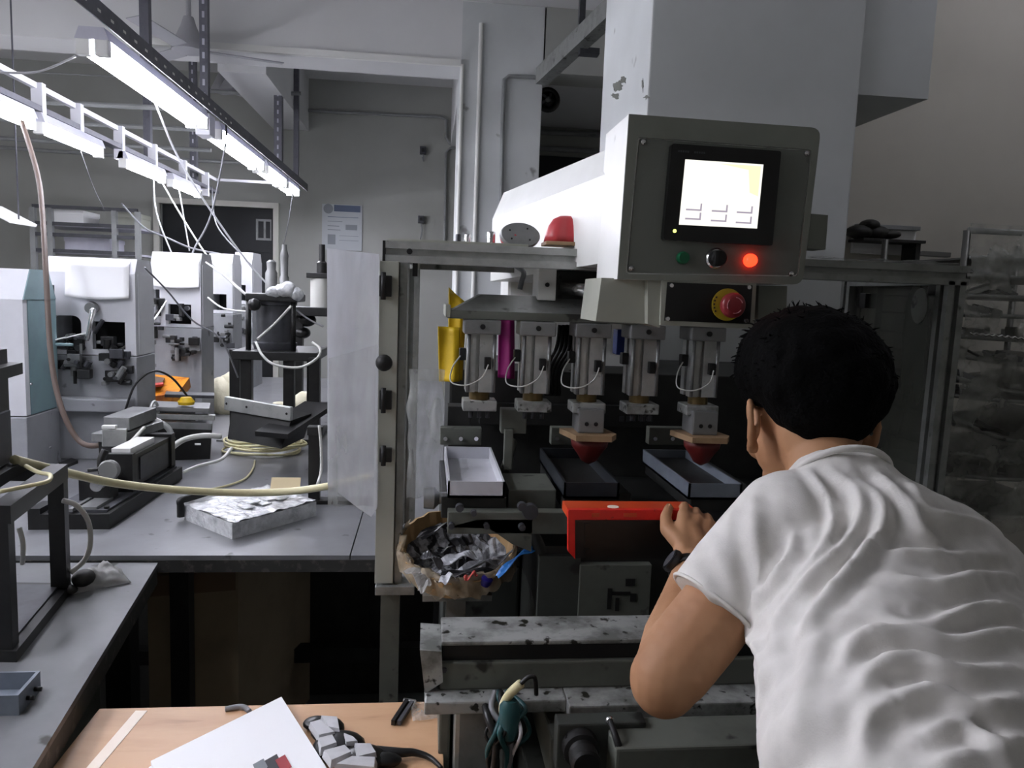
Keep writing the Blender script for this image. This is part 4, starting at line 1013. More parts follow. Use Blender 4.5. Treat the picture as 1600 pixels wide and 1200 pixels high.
tube(bm, [ha, ha * 0.3 + hb * 0.7, hb, hb * 0.7 + hc * 0.3, hc], 0.011, 8, 4); part('handle', bm, 'rubber', t, True)
# papers beside teal machine
bm = B(); plate4(bm, [(28, 726), (85, 714), (92, 722), (40, 736)], TZ, TZ + 0.004)
single('loose_paper', bm, 'paper', 'loose white papers at foot of teal-sided machine', 'paper')
bm = B(); plate4(bm, [(92, 728), (112, 720), (122, 724), (105, 731)], TZ, TZ + 0.012)
single('dark_block', bm, 'black_plastic', 'small dark block beside loose papers on bench', 'block')

# ------------------------------------------------------------------ near jig on side bench
t = thing('near_jig', 'tall black four-post jig at left end of side bench', 'jig', PZ(40, 1000, NZ))
j0 = PZ(26, 1035, NZ); j1 = PZ(112, 925, NZ); jl = Vector((-0.42, 0.02, 0))
def jbox(bm, u0, u1, v0, v1, z0, z1):
    pts = []
    for z in (z0, z1):
        for (u, v) in ((u0, v0), (u1, v0), (u1, v1), (u0, v1)):
            p = j0 + (j1 - j0) * u + jl * v; pts.append(Vector((p.x, p.y, z)))
    hexa(bm, pts); return bm
zt = P(100, 748, j1.y).z
part('base_plate', jbox(B(), 0, 1, 0, 1, NZ, NZ + 0.022), 'black_steel', t)
part('inner_plate', jbox(B(), 0.06, 0.94, 0.05, 0.95, NZ + 0.022, NZ + 0.026), 'dark_steel', t)
for (u, v) in ((0.02, 0.02), (0.9, 0.0), (0.02, 0.85), (0.9, 0.85)):
    part('post', jbox(B(), u, u + 0.09, v, v + 0.085, NZ + 0.022, zt), 'black_steel', t)
part('top_rail', jbox(B(), 0, 1, 0, 0.09, zt, zt + 0.035), 'black_steel', t)
part('top_rail', jbox(B(), 0.91, 1, 0.09, 1, zt, zt + 0.035), 'black_steel', t)
part('top_rail', jbox(B(), 0, 0.09, 0.09, 1, zt, zt + 0.035), 'black_steel', t)
part('top_plate', jbox(B(), 0.09, 0.91, 0.3, 1, zt + 0.005, zt + 0.02), 'dark_steel', t)
zz = zt + 0.035
part('cylinder_block', jbox(B(), 0.4, 0.75, 0.22, 0.6, zz, P(10, 560, 1.55).z), 'black_steel', t)
part('cylinder_barrel', jbox(B(), 0.45, 0.7, 0.2, 0.22, zz + 0.03, zz + 0.14), 'dark_steel', t)
part('head_cap', jbox(B(), 0.36, 0.8, 0.16, 0.64, P(10, 605, 1.55).z, P(10, 585, 1.55).z), 'black_steel', t)
part('foot_block', jbox(B(), 0.35, 0.8, 0.16, 0.64, zz, zz + 0.025), 'black_steel', t)
bm = B(); p = P(25, 780, 1.62); box(bm, p.x - 0.02, p.x + 0.02, p.y, p.y + 0.03, p.z - 0.012, p.z + 0.012, 0.003); part('clear_fitting', bm, 'alu', t)
# grey glassy tray
t = thing('parts_tray', 'shallow grey tray with pegs on the side bench', 'tray', PZ(20, 1110, NZ))
w0, w1, w2 = PZ(30, 1118, NZ), PZ(64, 1078, NZ), Vector((-0.3, 0.0, 0))
def wbox(bm, u0, u1, v0, v1, z0, z1):
    pts = []
    for z in (z0, z1):
        for (u, v) in ((u0, v0), (u1, v0), (u1, v1), (u0, v1)):
            p = w0 + (w1 - w0) * u + w2 * v; pts.append(Vector((p.x, p.y, z)))
    hexa(bm, pts); return bm
part('tray_floor', wbox(B(), 0, 1, 0, 1, NZ, NZ + 0.004), 'tray_grey', t)
for (u0, u1, v0, v1) in ((0, 1, 0, 0.02), (0, 1, 0.98, 1), (0, 0.05, 0.02, 0.98), (0.95, 1, 0.02, 0.98)):
    part('tray_wall', wbox(B(), u0, u1, v0, v1, NZ + 0.004, NZ + 0.036), 'tray_grey', t)
for u in (0.35, 0.7):
    bm = B(); p = w0 + (w1 - w0) * u + Z_ * 0.015; cyl(bm, p, p + Vector((0.012, 0, 0)), 0.004); part('peg', bm, 'black_plastic', t, True)
# crumpled plastic rag
def ragfn(u, v):
    c = quadfn((95, 935), (205, 912), (185, 890), (110, 905), NZ)(u, v)
    n = noise.fractal(Vector((c.x * 22, c.y * 22, 5.5)), 0.7, 2, 4)
    h = math.sin(math.pi * min(1, max(0, u))) ** 0.5 * math.sin(math.pi * v) ** 0.5
    return c + Z_ * (0.004 + h * (0.022 + 0.03 * abs(n)))
bm = B(); sheet(bm, ragfn, 26, 14, 0.001)
single('plastic_rag', bm, 'cloth_plastic', 'crumpled pale plastic sheet on corner of side bench', 'sheet', smooth=True)
bm = B(); c = PZ(131, 922, NZ); ell(bm, c + Z_ * 0.03, (0.025, 0.03, 0.02)); ell(bm, c + Vector((-0.03, -0.03, 0.012)), (0.03, 0.02, 0.012))
single('dark_rag', bm, 'shelf_dark', 'small dark rag tucked in the pale plastic sheet', 'rag', smooth=True)

# ================================================================== MAIN PAD PRINTING MACHINE
def pp(bm, pts, Y, dy):
    return prism(bm, [P(x, y, Y) for x, y in pts], (0, dy, 0))
def rounded(pts, r, k=4, which=None):
    """round the corners of a pixel polygon"""
    out = []; n = len(pts)
    for i in range(n):
        p = Vector(pts[i]); a = Vector(pts[i - 1]); b = Vector(pts[(i + 1) % n])
        if which is not None and i not in which: out.append(tuple(p)); continue
        pa = p + (a - p).normalized() * r; pb = p + (b - p).normalized() * r
        for j in range(k + 1):
            t_ = j / k; out.append(tuple(pa * (1 - t_) ** 2 + p * 2 * t_ * (1 - t_) + pb * t_ * t_))
    return out
MY = 1.60
mch = thing('printing_machine', 'large multi-head pad printing machine with touchscreen control box', 'machine', (0.5, 1.7, 0))
T = mch
# ---- bed, base and dark body
part('base_cabinet', box(B(), 0.235, 1.06, 1.42, 2.45, 0.0, 0.86, 0.006), 'machine_base', T)
part('base_cabinet', box(B(), 0.05, 0.23, 1.74, 2.45, 0.0, 0.86, 0.006), 'machine_base', T)
part('rear_body', box(B(), 0.06, 1.05, 2.0, 2.5, 0.86, 1.30, 0.006), 'machine_dark', T)
part('machine_bed', box(B(), 0.235, 1.05, 1.42, 2.0, 0.86, 1.02, 0.004), 'machine_dark', T)
part('machine_bed', box(B(), 0.05, 0.23, 1.74, 2.0, 0.86, 1.02, 0.004), 'machine_dark', T)
a, b = P(905, 880, 1.41), P(1012, 957, 1.41)
part('base_panel', box(B(), a.x, b.x, 1.40, 1.42, b.z - 0.03, a.z, 0.002), 'stained_grey', T)
a, b = P(842, 868, 1.41), P(903, 957, 1.41)
part('base_panel', box(B(), a.x, b.x, 1.405, 1.42, b.z - 0.03, a.z, 0.002), 'machine_base', T)
# ink drips on base panel
for (x0, y0, x1, y1) in ((950, 920, 955, 952), (962, 935, 967, 955), (978, 905, 992, 916), (985, 928, 994, 940), (955, 925, 985, 930)):
    a, b = P(x0, y0, 1.398), P(x1, y1, 1.398)
    part('ink_drip', box(B(), a.x, b.x, 1.398, 1.4, b.z, a.z), 'rubber', T)
# slide plates between tray jigs
def pbox(px0, py0, px1, py1, Y0, Y1, m, nm, bev=0.002):
    a, b = P(px0, py0, Y0), P(px1, py1, Y0)
    return part(nm, box(B(), a.x, b.x, Y0, Y1, b.z, a.z, bev), m, T)
pbox(690, 776, 790, 810, 1.43, 1.75, 'machine_dark', 'jig_block')
pbox(795, 765, 868, 800, 1.46, 1.60, 'stained_grey', 'clamp_block')
pbox(700, 800, 900, 835, 1.40, 1.43, 'stained_grey', 'slide_plate')
pbox(882, 770, 985, 800, 1.43, 1.75, 'machine_dark', 'jig_block')
pbox(1080, 768, 1185, 800, 1.43, 1.75, 'machine_dark', 'jig_block')
bm = B(); pp(bm, [(745, 812), (832, 812), (830, 862), (800, 850), (765, 826), (700, 824)], 1.40, 0.02); part('curved_bracket', bm, 'stained_grey', T)
for (px, py, r) in ((718, 792, 0.008), (740, 800, 0.006), (815, 790, 0.009), (828, 798, 0.016), (760, 820, 0.006), (815, 822, 0.007), (705, 820, 0.006)):
    bm = B(); p = P(px, py, 1.397); lathe(bm, [(r, 0), (r * 0.9, 0.012)], p, -Y_, 14); part('bolt_head', bm, 'dark_steel', T, 'auto')
bm = B(); a, b = P(670, 776, 1.5), P(700, 785, 1.5); lathe(bm, [(0.02, 0), (0.022, 0.02), (0.012, 0.03), (0.012, 0.06)], P(662, 778, 1.46), X_, 16); part('regulator_knob', bm, 'grey_plate', T, 'auto')
bm = B(); tube(bm, [P(800, 690, 1.75), P(795, 715, 1.7), P(788, 735, 1.62)], 0.012); part('drop_arm', bm, 'stained_grey', T, True)
pbox(784, 640, 822, 678, 1.62, 1.66, 'stained_grey', 'pivot_plate')
pbox(789, 672, 800, 735, 1.60, 1.62, 'stained_grey', 'drop_lever')
# tray clamp plates behind trays
for (x0, x1) in ((688, 752), (862, 925), (1015, 1085)):
    pbox(x0, 668, x1, 696, 1.77, 1.80, 'stained_grey', 'clamp_plate')
    for k in range(3):
        bm = B(); p = P(x0 + 8 + k * (x1 - x0 - 16) / 2, 685, 1.768); lathe(bm, [(0.006, 0), (0.005, 0.006)], p, -Y_, 10); part('bolt_head', bm, 'chrome', T)
pbox(700, 635, 735, 668, 1.80, 1.86, 'machine_dark', 'clamp_block')
pbox(750, 630, 1010, 668, 1.95, 1.98, 'machine_dark', 'rear_guide')
# lettering marks on dark rear guide
for k, wd in enumerate((7, 7, 3, 7, 7)):
    a, b = P(968 + k * 11, 650, 1.948), P(968 + k * 11 + wd, 659, 1.948)
    part('worn_lettering', box(B(), a.x, b.x, 1.948, 1.95, b.z, a.z), 'dark_steel', T)

# ---- aluminium guard frame
FL, FR = P(622, 390, MY).x, P(1492, 430, MY).x
FZ = P(622, 394, MY).z
s = 0.042
# front top beam (left and right of head), slightly lower to the right as in place
bm = B(); profile_beam(bm, (FL - 0.025, MY, FZ), (0.36, MY, FZ), s); part('top_beam', bm, 'alu', T)
zr = P(1492, 431, MY).z
bm = B(); profile_beam(bm, (0.36, MY, FZ), (FR + 0.02, MY, zr), s); part('top_beam', bm, 'alu_dark', T)
bm = B(); box(bm, FL - 0.03, FL - 0.024, MY - 0.021, MY + 0.021, FZ - 0.021, FZ + 0.021); part('beam_cap', bm, 'black_plastic', T)
BYk = 2.02
zb = P(607, 908, MY).z
bm = B(); profile_beam(bm, (FL + 0.0, MY, zb), (FL, MY, FZ - s / 2), s); part('corner_post', bm, 'alu_dark', T)
bm = B(); profile_beam(bm, (FL + 0.02, BYk, zb), (FL + 0.02, BYk, FZ - s / 2), s); part('corner_post', bm, 'alu_dark', T)
pt, pb = P(1487, 440, MY), P(1452, 760, MY)
bm = B(); profile_beam(bm, pb + (pb - pt) * 0.45, pt, s); part('corner_post', bm, 'alu_dark', T)
xb_ = P(1333, 440, BYk).x
bm = B(); profile_beam(bm, (xb_, BYk, 1.02), (xb_, BYk, zr + 0.0), s); part('corner_post', bm, 'alu_dark', T)
bm = B(); profile_beam(bm, (FL + 0.02, MY + s / 2, FZ), (FL + 0.02, BYk + s / 2, FZ), s); part('side_beam', bm, 'alu', T)
bm = B(); profile_beam(bm, (FR - 0.01, MY + s / 2, zr), (xb_, BYk - s / 2, zr), s); part('side_beam', bm, 'alu_dark', T)
bm = B(); profile_beam(bm, (FL + 0.04, BYk, FZ), (0.22, BYk, FZ), s); part('rear_beam', bm, 'alu_dark', T)
part('top_cover', box(B(), FL - 0.02, 0.20, MY - 0.02, BYk + 0.02, FZ + s / 2, FZ + s / 2 + 0.005), 'block_cream', T)
# left white hinge strip and foot
a, b = P(594, 400, MY - 0.024), P(614, 910, MY - 0.024)
part('hinge_strip', box(B(), a.x, b.x, MY - 0.03, MY - 0.022, b.z, FZ - 0.02, 0.001), 'block_cream', T)
for (y0, y1) in ((430, 464), (610, 640), (700, 722)):
    aa, bb = P(593, y0, MY - 0.04), P(612, y1, MY - 0.04)
    part('hinge', box(B(), aa.x, bb.x, MY - 0.045, MY - 0.03, bb.z, aa.z, 0.002), 'black_plastic', T)
    bm = B(); cyl(bm, ((aa.x + bb.x) / 2 - 0.004, MY - 0.047, bb.z - 0.006), ((aa.x + bb.x) / 2 - 0.004, MY - 0.047, aa.z + 0.006), 0.005); part('hinge_pin', bm, 'rubber', T, True)
bm = B(); ell(bm, P(600, 567, MY - 0.055), (0.017, 0.017, 0.017)); part('ball_knob', bm, 'rubber', T, True, label='round black door knob')
bm = B(); cyl(bm, P(600, 567, MY - 0.05), P(604, 567, MY - 0.02), 0.006); part('knob_stem', bm, 'chrome', T)
a, b = P(588, 906, MY), P(648, 919, MY)
part('foot_plate', box(B(), a.x, b.x, MY - 0.04, MY + 0.06, b.z, a.z, 0.002), 'alu_dark', T)
part('frame_leg', box(B(), a.x + 0.01, a.x + 0.05, MY + 0.0, MY + 0.04, 0.0, b.z), 'stained_grey', T)
for (px, py) in ((640, 393), (935, 406)):
    bm = B(); p = P(px, py, MY - 0.022); lathe(bm, [(0.006, 0), (0.006, 0.004)], p, -Y_, 10); part('slot_bolt', bm, 'rubber', T)
part('inner_hinge', box(B(), P(645, 410, MY).x, P(653, 410, MY).x, MY - 0.01, MY + 0.01, P(650, 432, MY).z, P(650, 410, MY).z), 'black_plastic', T)
# left guard door (clear acrylic wrapped in film), swung open
bm = B(); pp(bm, [(511, 388), (592, 397), (590, 792), (580, 808), (562, 796), (512, 757)], MY - 0.035, 0.006); part('guard_door', bm, 'door_film', T, label='milky clear plastic guard door')
bm = B()
def fdoor(u, v):
    A = P(514, 560, MY - 0.05); C = P(584, 790, MY - 0.05)
    x = A.x + (C.x - A.x) * u; z = A.z + (C.z - A.z) * v
    return Vector((x, MY - 0.048 - 0.018 * abs(noise.noise(Vector((x * 30, z * 9, 2.2)))), z + 0.03 * u * (1 - v)))
sheet(bm, fdoor, 14, 20); part('door_wrap', bm, 'clear_film', T, True)
# dirty right guard panel
bm = B(); prism(bm, [Vector((xb_ + 0.015, BYk - 0.02, 1.0)), Vector((FR - 0.04, MY + 0.02, 0.95)), Vector((FR - 0.01, MY + 0.02, zr - 0.02)), Vector((xb_ + 0.015, BYk - 0.02, zr - 0.02))], (0.004, 0.004, 0)); part('side_guard', bm, 'dirty_panel', T)
for (px, py, Y) in ((1352, 470, 1.97), (1462, 448, 1.64)):
    p = P(px, py, Y); part('hinge', box(B(), p.x - 0.012, p.x + 0.02, Y - 0.02, Y + 0.01, p.z - 0.02, p.z + 0.02, 0.002), 'black_plastic', T)
bm = B(); p = P(1438, 478, 1.65); mt_ = Vector((FR - xb_, MY - BYk, 0)).normalized(); lathe(bm, [(0.03, 0), (0.03, 0.003)], p, mt_.cross(Z_), 24); bmesh.ops.scale(bm, verts=bm.verts, vec=(1, 1, 1.35), space=Matrix.Translation(-p)); part('oval_patch', bm, 'stained_grey', T)
# plastic film on right top
def ftop(u, v):
    x = 0.72 + (FR - 0.72) * u; z0 = FZ + (zr - FZ) * (x - 0.36) / (FR - 0.36)
    return Vector((x, MY - 0.03 + (BYk - MY) * v, z0 + 0.024 + 0.016 * abs(noise.noise(Vector((x * 9, v * 4, 1))))) )
bm = B(); sheet(bm, ftop, 24, 10); part('top_film', bm, 'clear_film', T, True)
# clear film hanging inside left
def fin(u, v):
    A = P(640, 575, 1.82); C = P(690, 775, 1.82)
    x = A.x + (C.x - A.x) * u; z = A.z + (C.z - A.z) * v
    return Vector((x + 0.01 * noise.noise(Vector((u * 3, v * 5, 7))), 1.8 + 0.05 * noise.noise(Vector((x * 40, z * 8, 4.2))), z))
bm = B(); sheet(bm, fin, 16, 26); part('hanging_film', bm, 'clear_film', T, True)

# ---- head housing
HX0, HX1, HXr = 0.325, 0.175, 0.68
hzt = P(945, 226, 1.46).z
hzb = P(945, 405, 1.50).z - 0.01
zc_ = hzt - 0.055
pts = []
front = [(HX0, 1.46, hzb), (HXr, 1.46, hzb), (HXr, 1.46, zc_), (HXr - 0.03, 1.46, hzt), (HX0 + 0.02, 1.46, hzt), (HX0, 1.46, zc_)]
yb = 2.22
back = [(HX1, yb, hzb - 0.03), (HXr + 0.02, yb, hzb - 0.03), (HXr + 0.02, yb, zc_ - 0.02), (HXr, yb, hzt), (HX1 + 0.03, yb, hzt), (HX1, yb, zc_ - 0.02)]
bm = B(); v1 = [bm.verts.new(p) for p in front]; v2 = [bm.verts.new(p) for p in back]
for i in range(6): bm.faces.new((v1[i], v1[(i + 1) % 6], v2[(i + 1) % 6], v2[i]))
bm.faces.new(v1[::-1]); bm.faces.new(v2)
part('head_housing', bm, 'machine_white', T)
bm = B(); box(bm, HX1 + 0.05, HXr, 2.22, 2.44, 1.0, hzt - 0.02, 0.01); part('support_column', bm, 'machine_white', T)
# underside bracket and chrome guide rod
pbox(842, 420, 868, 470, 1.66, 1.75, 'machine_white', 'rod_bracket')
pbox(868, 422, 935, 472, 1.68, 1.76, 'machine_dark', 'rod_housing')
bm = B(); cyl(bm, P(882, 449, 1.675), P(945, 458, 1.55), 0.014); part('guide_rod', bm, 'chrome', T, True)
for (px, py) in ((875, 433), (875, 463), (855, 445)):
    bm = B(); p = P(px, py, 1.655 if px < 860 else 1.678); lathe(bm, [(0.005, 0), (0.005, 0.004)], p, -Y_, 8); part('bolt_head', bm, 'rubber', T)
bm = B(); tube(bm, [P(805, 415, 1.8), P(818, 425, 1.78), P(815, 440, 1.78), P(812, 452, 1.78)], 0.006); part('cable', bm, 'cable_grey', T, True)
# ---- ram plate with sloped cover
zr0, zr1 = P(700, 497, MY).z, P(700, 484, MY).z
rx0, rx1 = P(699, 490, MY).x, 0.70
part('ram_plate', box(B(), rx0, rx1, MY - 0.01, MY + 0.2, zr0, zr1, 0.001), 'stained_grey', T)
part('ram_end', box(B(), rx0 - 0.004, rx0 + 0.006, MY - 0.012, MY + 0.2, zr0 + 0.002, zr1 + 0.01, 0.001), 'block_cream', T)
zk = P(760, 460, MY + 0.12).z
bm = B(); prism(bm, [(rx0 + 0.01, MY - 0.005, zr1), (rx0 + 0.075, MY + 0.09, zk), (rx1, MY + 0.09, zk), (rx1, MY - 0.005, zr1)], (0, 0.1, 0)); part('ram_cover', bm, 'alu_dark', T)
# ---- five pad cylinders
cxs = [P(px, 560, MY).x for px in (752, 838, 924, 1008, 1102)]
zt_, zb_ = P(755, 500, MY).z, P(755, 613, MY).z
for i, cx in enumerate(cxs):
    cy_ = MY + 0.03
    zt2 = zr0 - 0.001
    bm = B(); box(bm, cx - 0.038, cx + 0.038, cy_ - 0.045, cy_ + 0.04, zt2 - 0.03, zt2, 0.003)
    c_ = part('pad_cylinder', bm, 'grey_plate', T)
    bm = B(); lathe(bm, [(0.0055, 0), (0.0055, 0.004)], (cx, cy_ - 0.045, zt2 - 0.014), -Y_, 12); part('cap_bolt', bm, 'rubber', c_)
    # barrel: extruded square tube with slots
    h = 0.031; g = 0.006
    poly = [(-h, -h), (-0.012, -h), (-0.012, -h + 0.012), (-0.004, -h + 0.012), (-0.004, -h), (h, -h), (h, -0.008), (h - 0.01, -0.008), (h - 0.01, 0.008), (h, 0.008), (h, h), (-h, h), (-h, 0.008), (-h + 0.01, 0.008), (-h + 0.01, -0.008), (-h, -0.008)]
    bm = B(); prism(bm, [(cx + x, cy_ + y, zb_) for x, y in poly], (0, 0, zt2 - 0.03 - zb_)); part('barrel', bm, 'alu', c_)
    for dx in (-0.027, 0.027):
        bm = B(); cyl(bm, (cx + dx, cy_ - 0.031, zb_), (cx + dx, cy_ - 0.031, zt2 - 0.03), 0.004, n=10); part('tie_rod', bm, 'grey_plate', c_, True)
    bm = B(); box(bm, cx + 0.006, cx + 0.02, cy_ - 0.045, cy_ - 0.03, zb_ + 0.05, zb_ + 0.075, 0.002); part('port_fitting', bm, 'rubber', c_)
    bm = B(); box(bm, cx - 0.045, cx - 0.031, cy_ - 0.012, cy_ + 0.012, zb_ + 0.065, zb_ + 0.09, 0.002); part('port_fitting', bm, 'rubber', c_)
    if i != 3:
        bm = B(); tube(bm, [Vector((cx + 0.014, cy_ - 0.047, zb_ + 0.06)), Vector((cx + 0.0, cy_ - 0.062, zb_ + 0.035)), Vector((cx - 0.03, cy_ - 0.06, zb_ + 0.018)), Vector((cx - 0.062, cy_ - 0.045, zb_ + 0.022)), Vector((cx - 0.06, cy_ - 0.03, zb_ + 0.05)), Vector((cx - 0.042, cy_ - 0.01, zb_ + 0.075))], 0.0015, 6); part('air_line', bm, 'hose_clear', c_, True)
    bm = B(); lathe(bm, [(0.022, 0), (0.022, 0.018)], (cx, cy_, zb_ - 0.018), Z_, 18); part('rod_gland', bm, 'brass', c_, 'auto')
    z1 = zb_ - 0.018
    bm = B(); box(bm, cx - 0.036, cx + 0.036, cy_ - 0.036, cy_ + 0.03, z1 - 0.022, z1, 0.003); part('rod_plate', bm, 'stained_metal', c_)
    if i in (2, 4):
        z2 = z1 - 0.022
        bm = B(); box(bm, cx - 0.026, cx + 0.03, cy_ - 0.052, cy_ + 0.02, z2 - 0.04, z2 + 0.012, 0.003); part('pad_block', bm, 'grey_plate', c_)
        for dx in (-0.008, 0.012):
            bm = B(); cyl(bm, (cx + dx, cy_ - 0.0535, z2 - 0.02), (cx + dx, cy_ - 0.05, z2 - 0.02), 0.0045, n=12); part('block_hole', bm, 'rubber', c_)
        z3 = z2 - 0.04; py_ = cy_ - 0.03
        bm = B(); prism(bm, [(cx - 0.055, py_ + 0.04, z3 - 0.0), (cx - 0.035, py_ - 0.05, z3), (cx + 0.04, py_ - 0.055, z3), (cx + 0.058, py_ - 0.02, z3), (cx + 0.045, py_ + 0.05, z3)], (0, 0, -0.012)); part('pad_board', bm, 'pad_wood', c_)
        bm = B()
        prof = [(1.0, 0.0), (0.92, 0.018), (0.62, 0.035), (0.4, 0.05), (0.05, 0.058)]
        rs = []
        for (k, hh) in prof:
            rs.append([bm.verts.new((cx + 0.004 + 0.042 * k * math.cos(q_ / 20 * 2 * math.pi), py_ - 0.004 + (0.036 * k if k > .3 else 0.02 * k) * math.sin(q_ / 20 * 2 * math.pi), z3 - 0.012 - hh)) for q_ in range(20)])
        for q_ in range(len(rs) - 1):
            for w_ in range(20): bm.faces.new((rs[q_][w_], rs[q_][(w_ + 1) % 20], rs[q_ + 1][(w_ + 1) % 20], rs[q_ + 1][w_]))
        bm.faces.new(rs[0]); bm.faces.new(rs[-1][::-1])
        part('silicone_pad', bm, 'silicone_dark', c_, True, label='dark red silicone print pad')
    else:
        for dx in (-0.018, 0.0, 0.018):
            bm = B(); cyl(bm, (cx + dx, cy_ - 0.02, z1 - 0.022), (cx + dx, cy_ - 0.02, z1 - 0.038), 0.005, n=10); part('stud', bm, 'dark_steel', c_, True)
# loose black tubing bundle between 2nd and 3rd cylinder
for k in range(5):
    bm = B(); xx = cxs[1] + 0.045 + k * 0.008; tube(bm, [Vector((xx + 0.02, MY + 0.1, zt_ - 0.01)), Vector((xx + 0.012, MY + 0.09 - k * 0.008, zt_ - 0.06)), Vector((xx - 0.008, MY + 0.1, zt_ - 0.11)), Vector((xx, MY + 0.14, zb_ - 0.02))], 0.005); part('air_tube', bm, 'cable_black', T, True)
pbox(965, 515, 985, 555, 1.72, 1.76, 'blue_part', 'blue_fitting')
pbox(880, 520, 905, 580, 1.8, 1.84, 'stained_metal', 'valve_plate')
# ---- control box
CYF = 1.30
shell = rounded([(983, 178), (1283, 200), (1254, 445), (965, 436)], 16, 4, which=[1, 2])
def inset(pts, k):
    c = sum((Vector(p) for p in pts), Vector((0, 0))) / len(pts)
    return [tuple(c + (Vector(p) - c) * k) for p in pts]
bm = B(); pp(bm, shell, CYF + 0.004, 0.17)
cb = part('control_box', bm, 'machine_white', T)
bm = B(); holed(bm, [P(x, y, CYF) for x, y in shell], [[P(x, y, CYF) for x, y in rounded([(997, 214), (1268, 234), (1247, 432), (978, 428)], 5)]], (0, 0.004, 0)); part('front_rim', bm, 'panel_grey', cb)
bm = B(); pp(bm, rounded([(999, 216), (1266, 236), (1245, 430), (980, 426)], 5), CYF + 0.0022, 0.0017); part('face_plate', bm, 'panel_face', cb)
for (px, py) in ((1005, 222), (1260, 240), (1236, 428), (986, 419)):
    bm = B(); lathe(bm, [(0.005, 0), (0.004, 0.003)], P(px, py, CYF + 0.002), -Y_, 12); part('screw', bm, 'chrome', cb, True)
HY = CYF - 0.012
bm = B(); pp(bm, rounded([(1050, 224), (1221, 236), (1207, 384), (1036, 374)], 4), HY, 0.0142); part('screen_bezel', bm, 'bezel', cb)
sy = HY - 0.001
bm = B(); pp(bm, [(1071, 249), (1193, 257), (1183, 357), (1061, 351)], sy, 0.0009); part('touch_screen', bm, 'screen', cb, label='lit white touchscreen')
def sq(u, v):
    tl, tr, br, bl = Vector((1071, 249)), Vector((1193, 257)), Vector((1183, 357)), Vector((1061, 351))
    return tuple(tl * (1 - u) * (1 - v) + tr * u * (1 - v) + br * u * v + bl * (1 - u) * v)
bm = B(); pp(bm, [sq(0.45, 0.03), sq(0.97, 0.03), sq(0.97, 0.5), sq(0.86, 0.45), sq(0.82, 0.1)], sy - 0.0006, 0.0005); part('screen_field', bm, 'screen_yellow', cb)
for (u0, v0) in ((0.07, 0.68), (0.40, 0.68), (0.72, 0.68), (0.07, 0.82), (0.40, 0.83), (0.72, 0.84)):
    bm = B(); pp(bm, [sq(u0, v0 + 0.07), sq(u0 + 0.18, v0 + 0.07), sq(u0 + 0.18, v0 - 0.02), sq(u0 + 0.2, v0 - 0.02), sq(u0 + 0.2, v0 + 0.095), sq(u0, v0 + 0.095)], sy - 0.0006, 0.0005); part('button_shade', bm, 'screen_shade', cb)
for k in range(12):
    if k in (5, 6): continue
    bm = B(); x = 1060 + k * 3.6; y = 234.5 + k * 0.25; pp(bm, [(x, y), (x + 2.4, y + .15), (x + 2.2, y + 3), (x - .2, y + 2.9)], HY - 0.0006, 0.0005); part('maker_lettering', bm, 'lettering', cb)
bm = B(); lathe(bm, [(0.003, 0), (0.003, 0.0015)], P(1054, 361, HY), -Y_, 12); part('status_led', bm, 'led_green', cb)
bm = B(); lathe(bm, [(0.011, 0), (0.011, 0.008), (0.009, 0.012)], P(1066, 403, CYF + 0.002), -Y_, 24); part('green_button', bm, 'green_button', cb, 'auto', label='green push button')
bm = B(); lathe(bm, [(0.018, 0), (0.018, 0.006), (0.0155, 0.009)], P(1117, 404, CYF + 0.002), -Y_, 28); part('selector_ring', bm, 'chrome', cb, 'auto')
bm = B(); lathe(bm, [(0.014, 0.009), (0.014, 0.022), (0.012, 0.025)], P(1117, 404, CYF + 0.002), -Y_, 24); obox(bm, P(1119, 404, CYF - 0.024), X_, Y_, Z_, 0.007, 0.012, 0.026, 0.001); part('selector_knob', bm, 'rubber', cb, 'auto', label='black selector knob')
bm = B(); lathe(bm, [(0.0115, 0), (0.0115, 0.004), (0.0105, 0.010), (0.006, 0.014), (0.001, 0.0145)], P(1171, 407, CYF + 0.002), -Y_, 24); part('red_lamp', bm, 'red_lamp', cb, True, label='glowing red indicator lamp')
# lower box with emergency stop
bm = B(); pp(bm, [(1034, 434), (1182, 440), (1178, 514), (1032, 508)], CYF + 0.002, 0.13); lb = part('stop_box', bm, 'block_cream', T)
bm = B(); pp(bm, [(1043, 441), (1176, 446), (1172, 506), (1038, 501)], CYF + 0.0005, 0.0015); part('black_plate', bm, 'bezel', lb)
for (px, py) in ((1049, 446), (1170, 449), (1166, 501), (1043, 498)):
    bm = B(); lathe(bm, [(0.0045, 0), (0.0035, 0.003)], P(px, py, CYF), -Y_, 12); part('screw', bm, 'chrome', lb)
e0 = P(1136, 476, CYF)
bm = B(); lathe(bm, [(0.028, 0), (0.028, 0.002)], e0, -Y_, 36); part('stop_label', bm, 'estop_yellow', lb, label='round yellow emergency label')
for an in (150, 165, 180, 195, 210):
    r_ = math.radians(an); c = e0 + Vector((0.024 * math.cos(r_), -0.0022, 0.024 * math.sin(r_)))
    bm = B(); obox(bm, c, X_, Y_, Z_, 0.003, 0.0005, 0.003); part('label_lettering', bm, 'ink_dark', lb)
e1_ = P(1143, 477, CYF - 0.02)
bm = B(); cyl(bm, e0 + Vector((0.002, -0.002, 0)), e1_, 0.013, 0.013); part('stop_stem', bm, 'estop_red', lb, 'auto')
bm = B(); lathe(bm, [(0.014, 0.0), (0.021, 0.006), (0.022, 0.014), (0.019, 0.02), (0.01, 0.022), (0.001, 0.021)], e1_ + Vector((0, 0.006, 0)), -Y_, 32); part('stop_button', bm, 'estop_red', lb, True, label='red mushroom emergency stop')
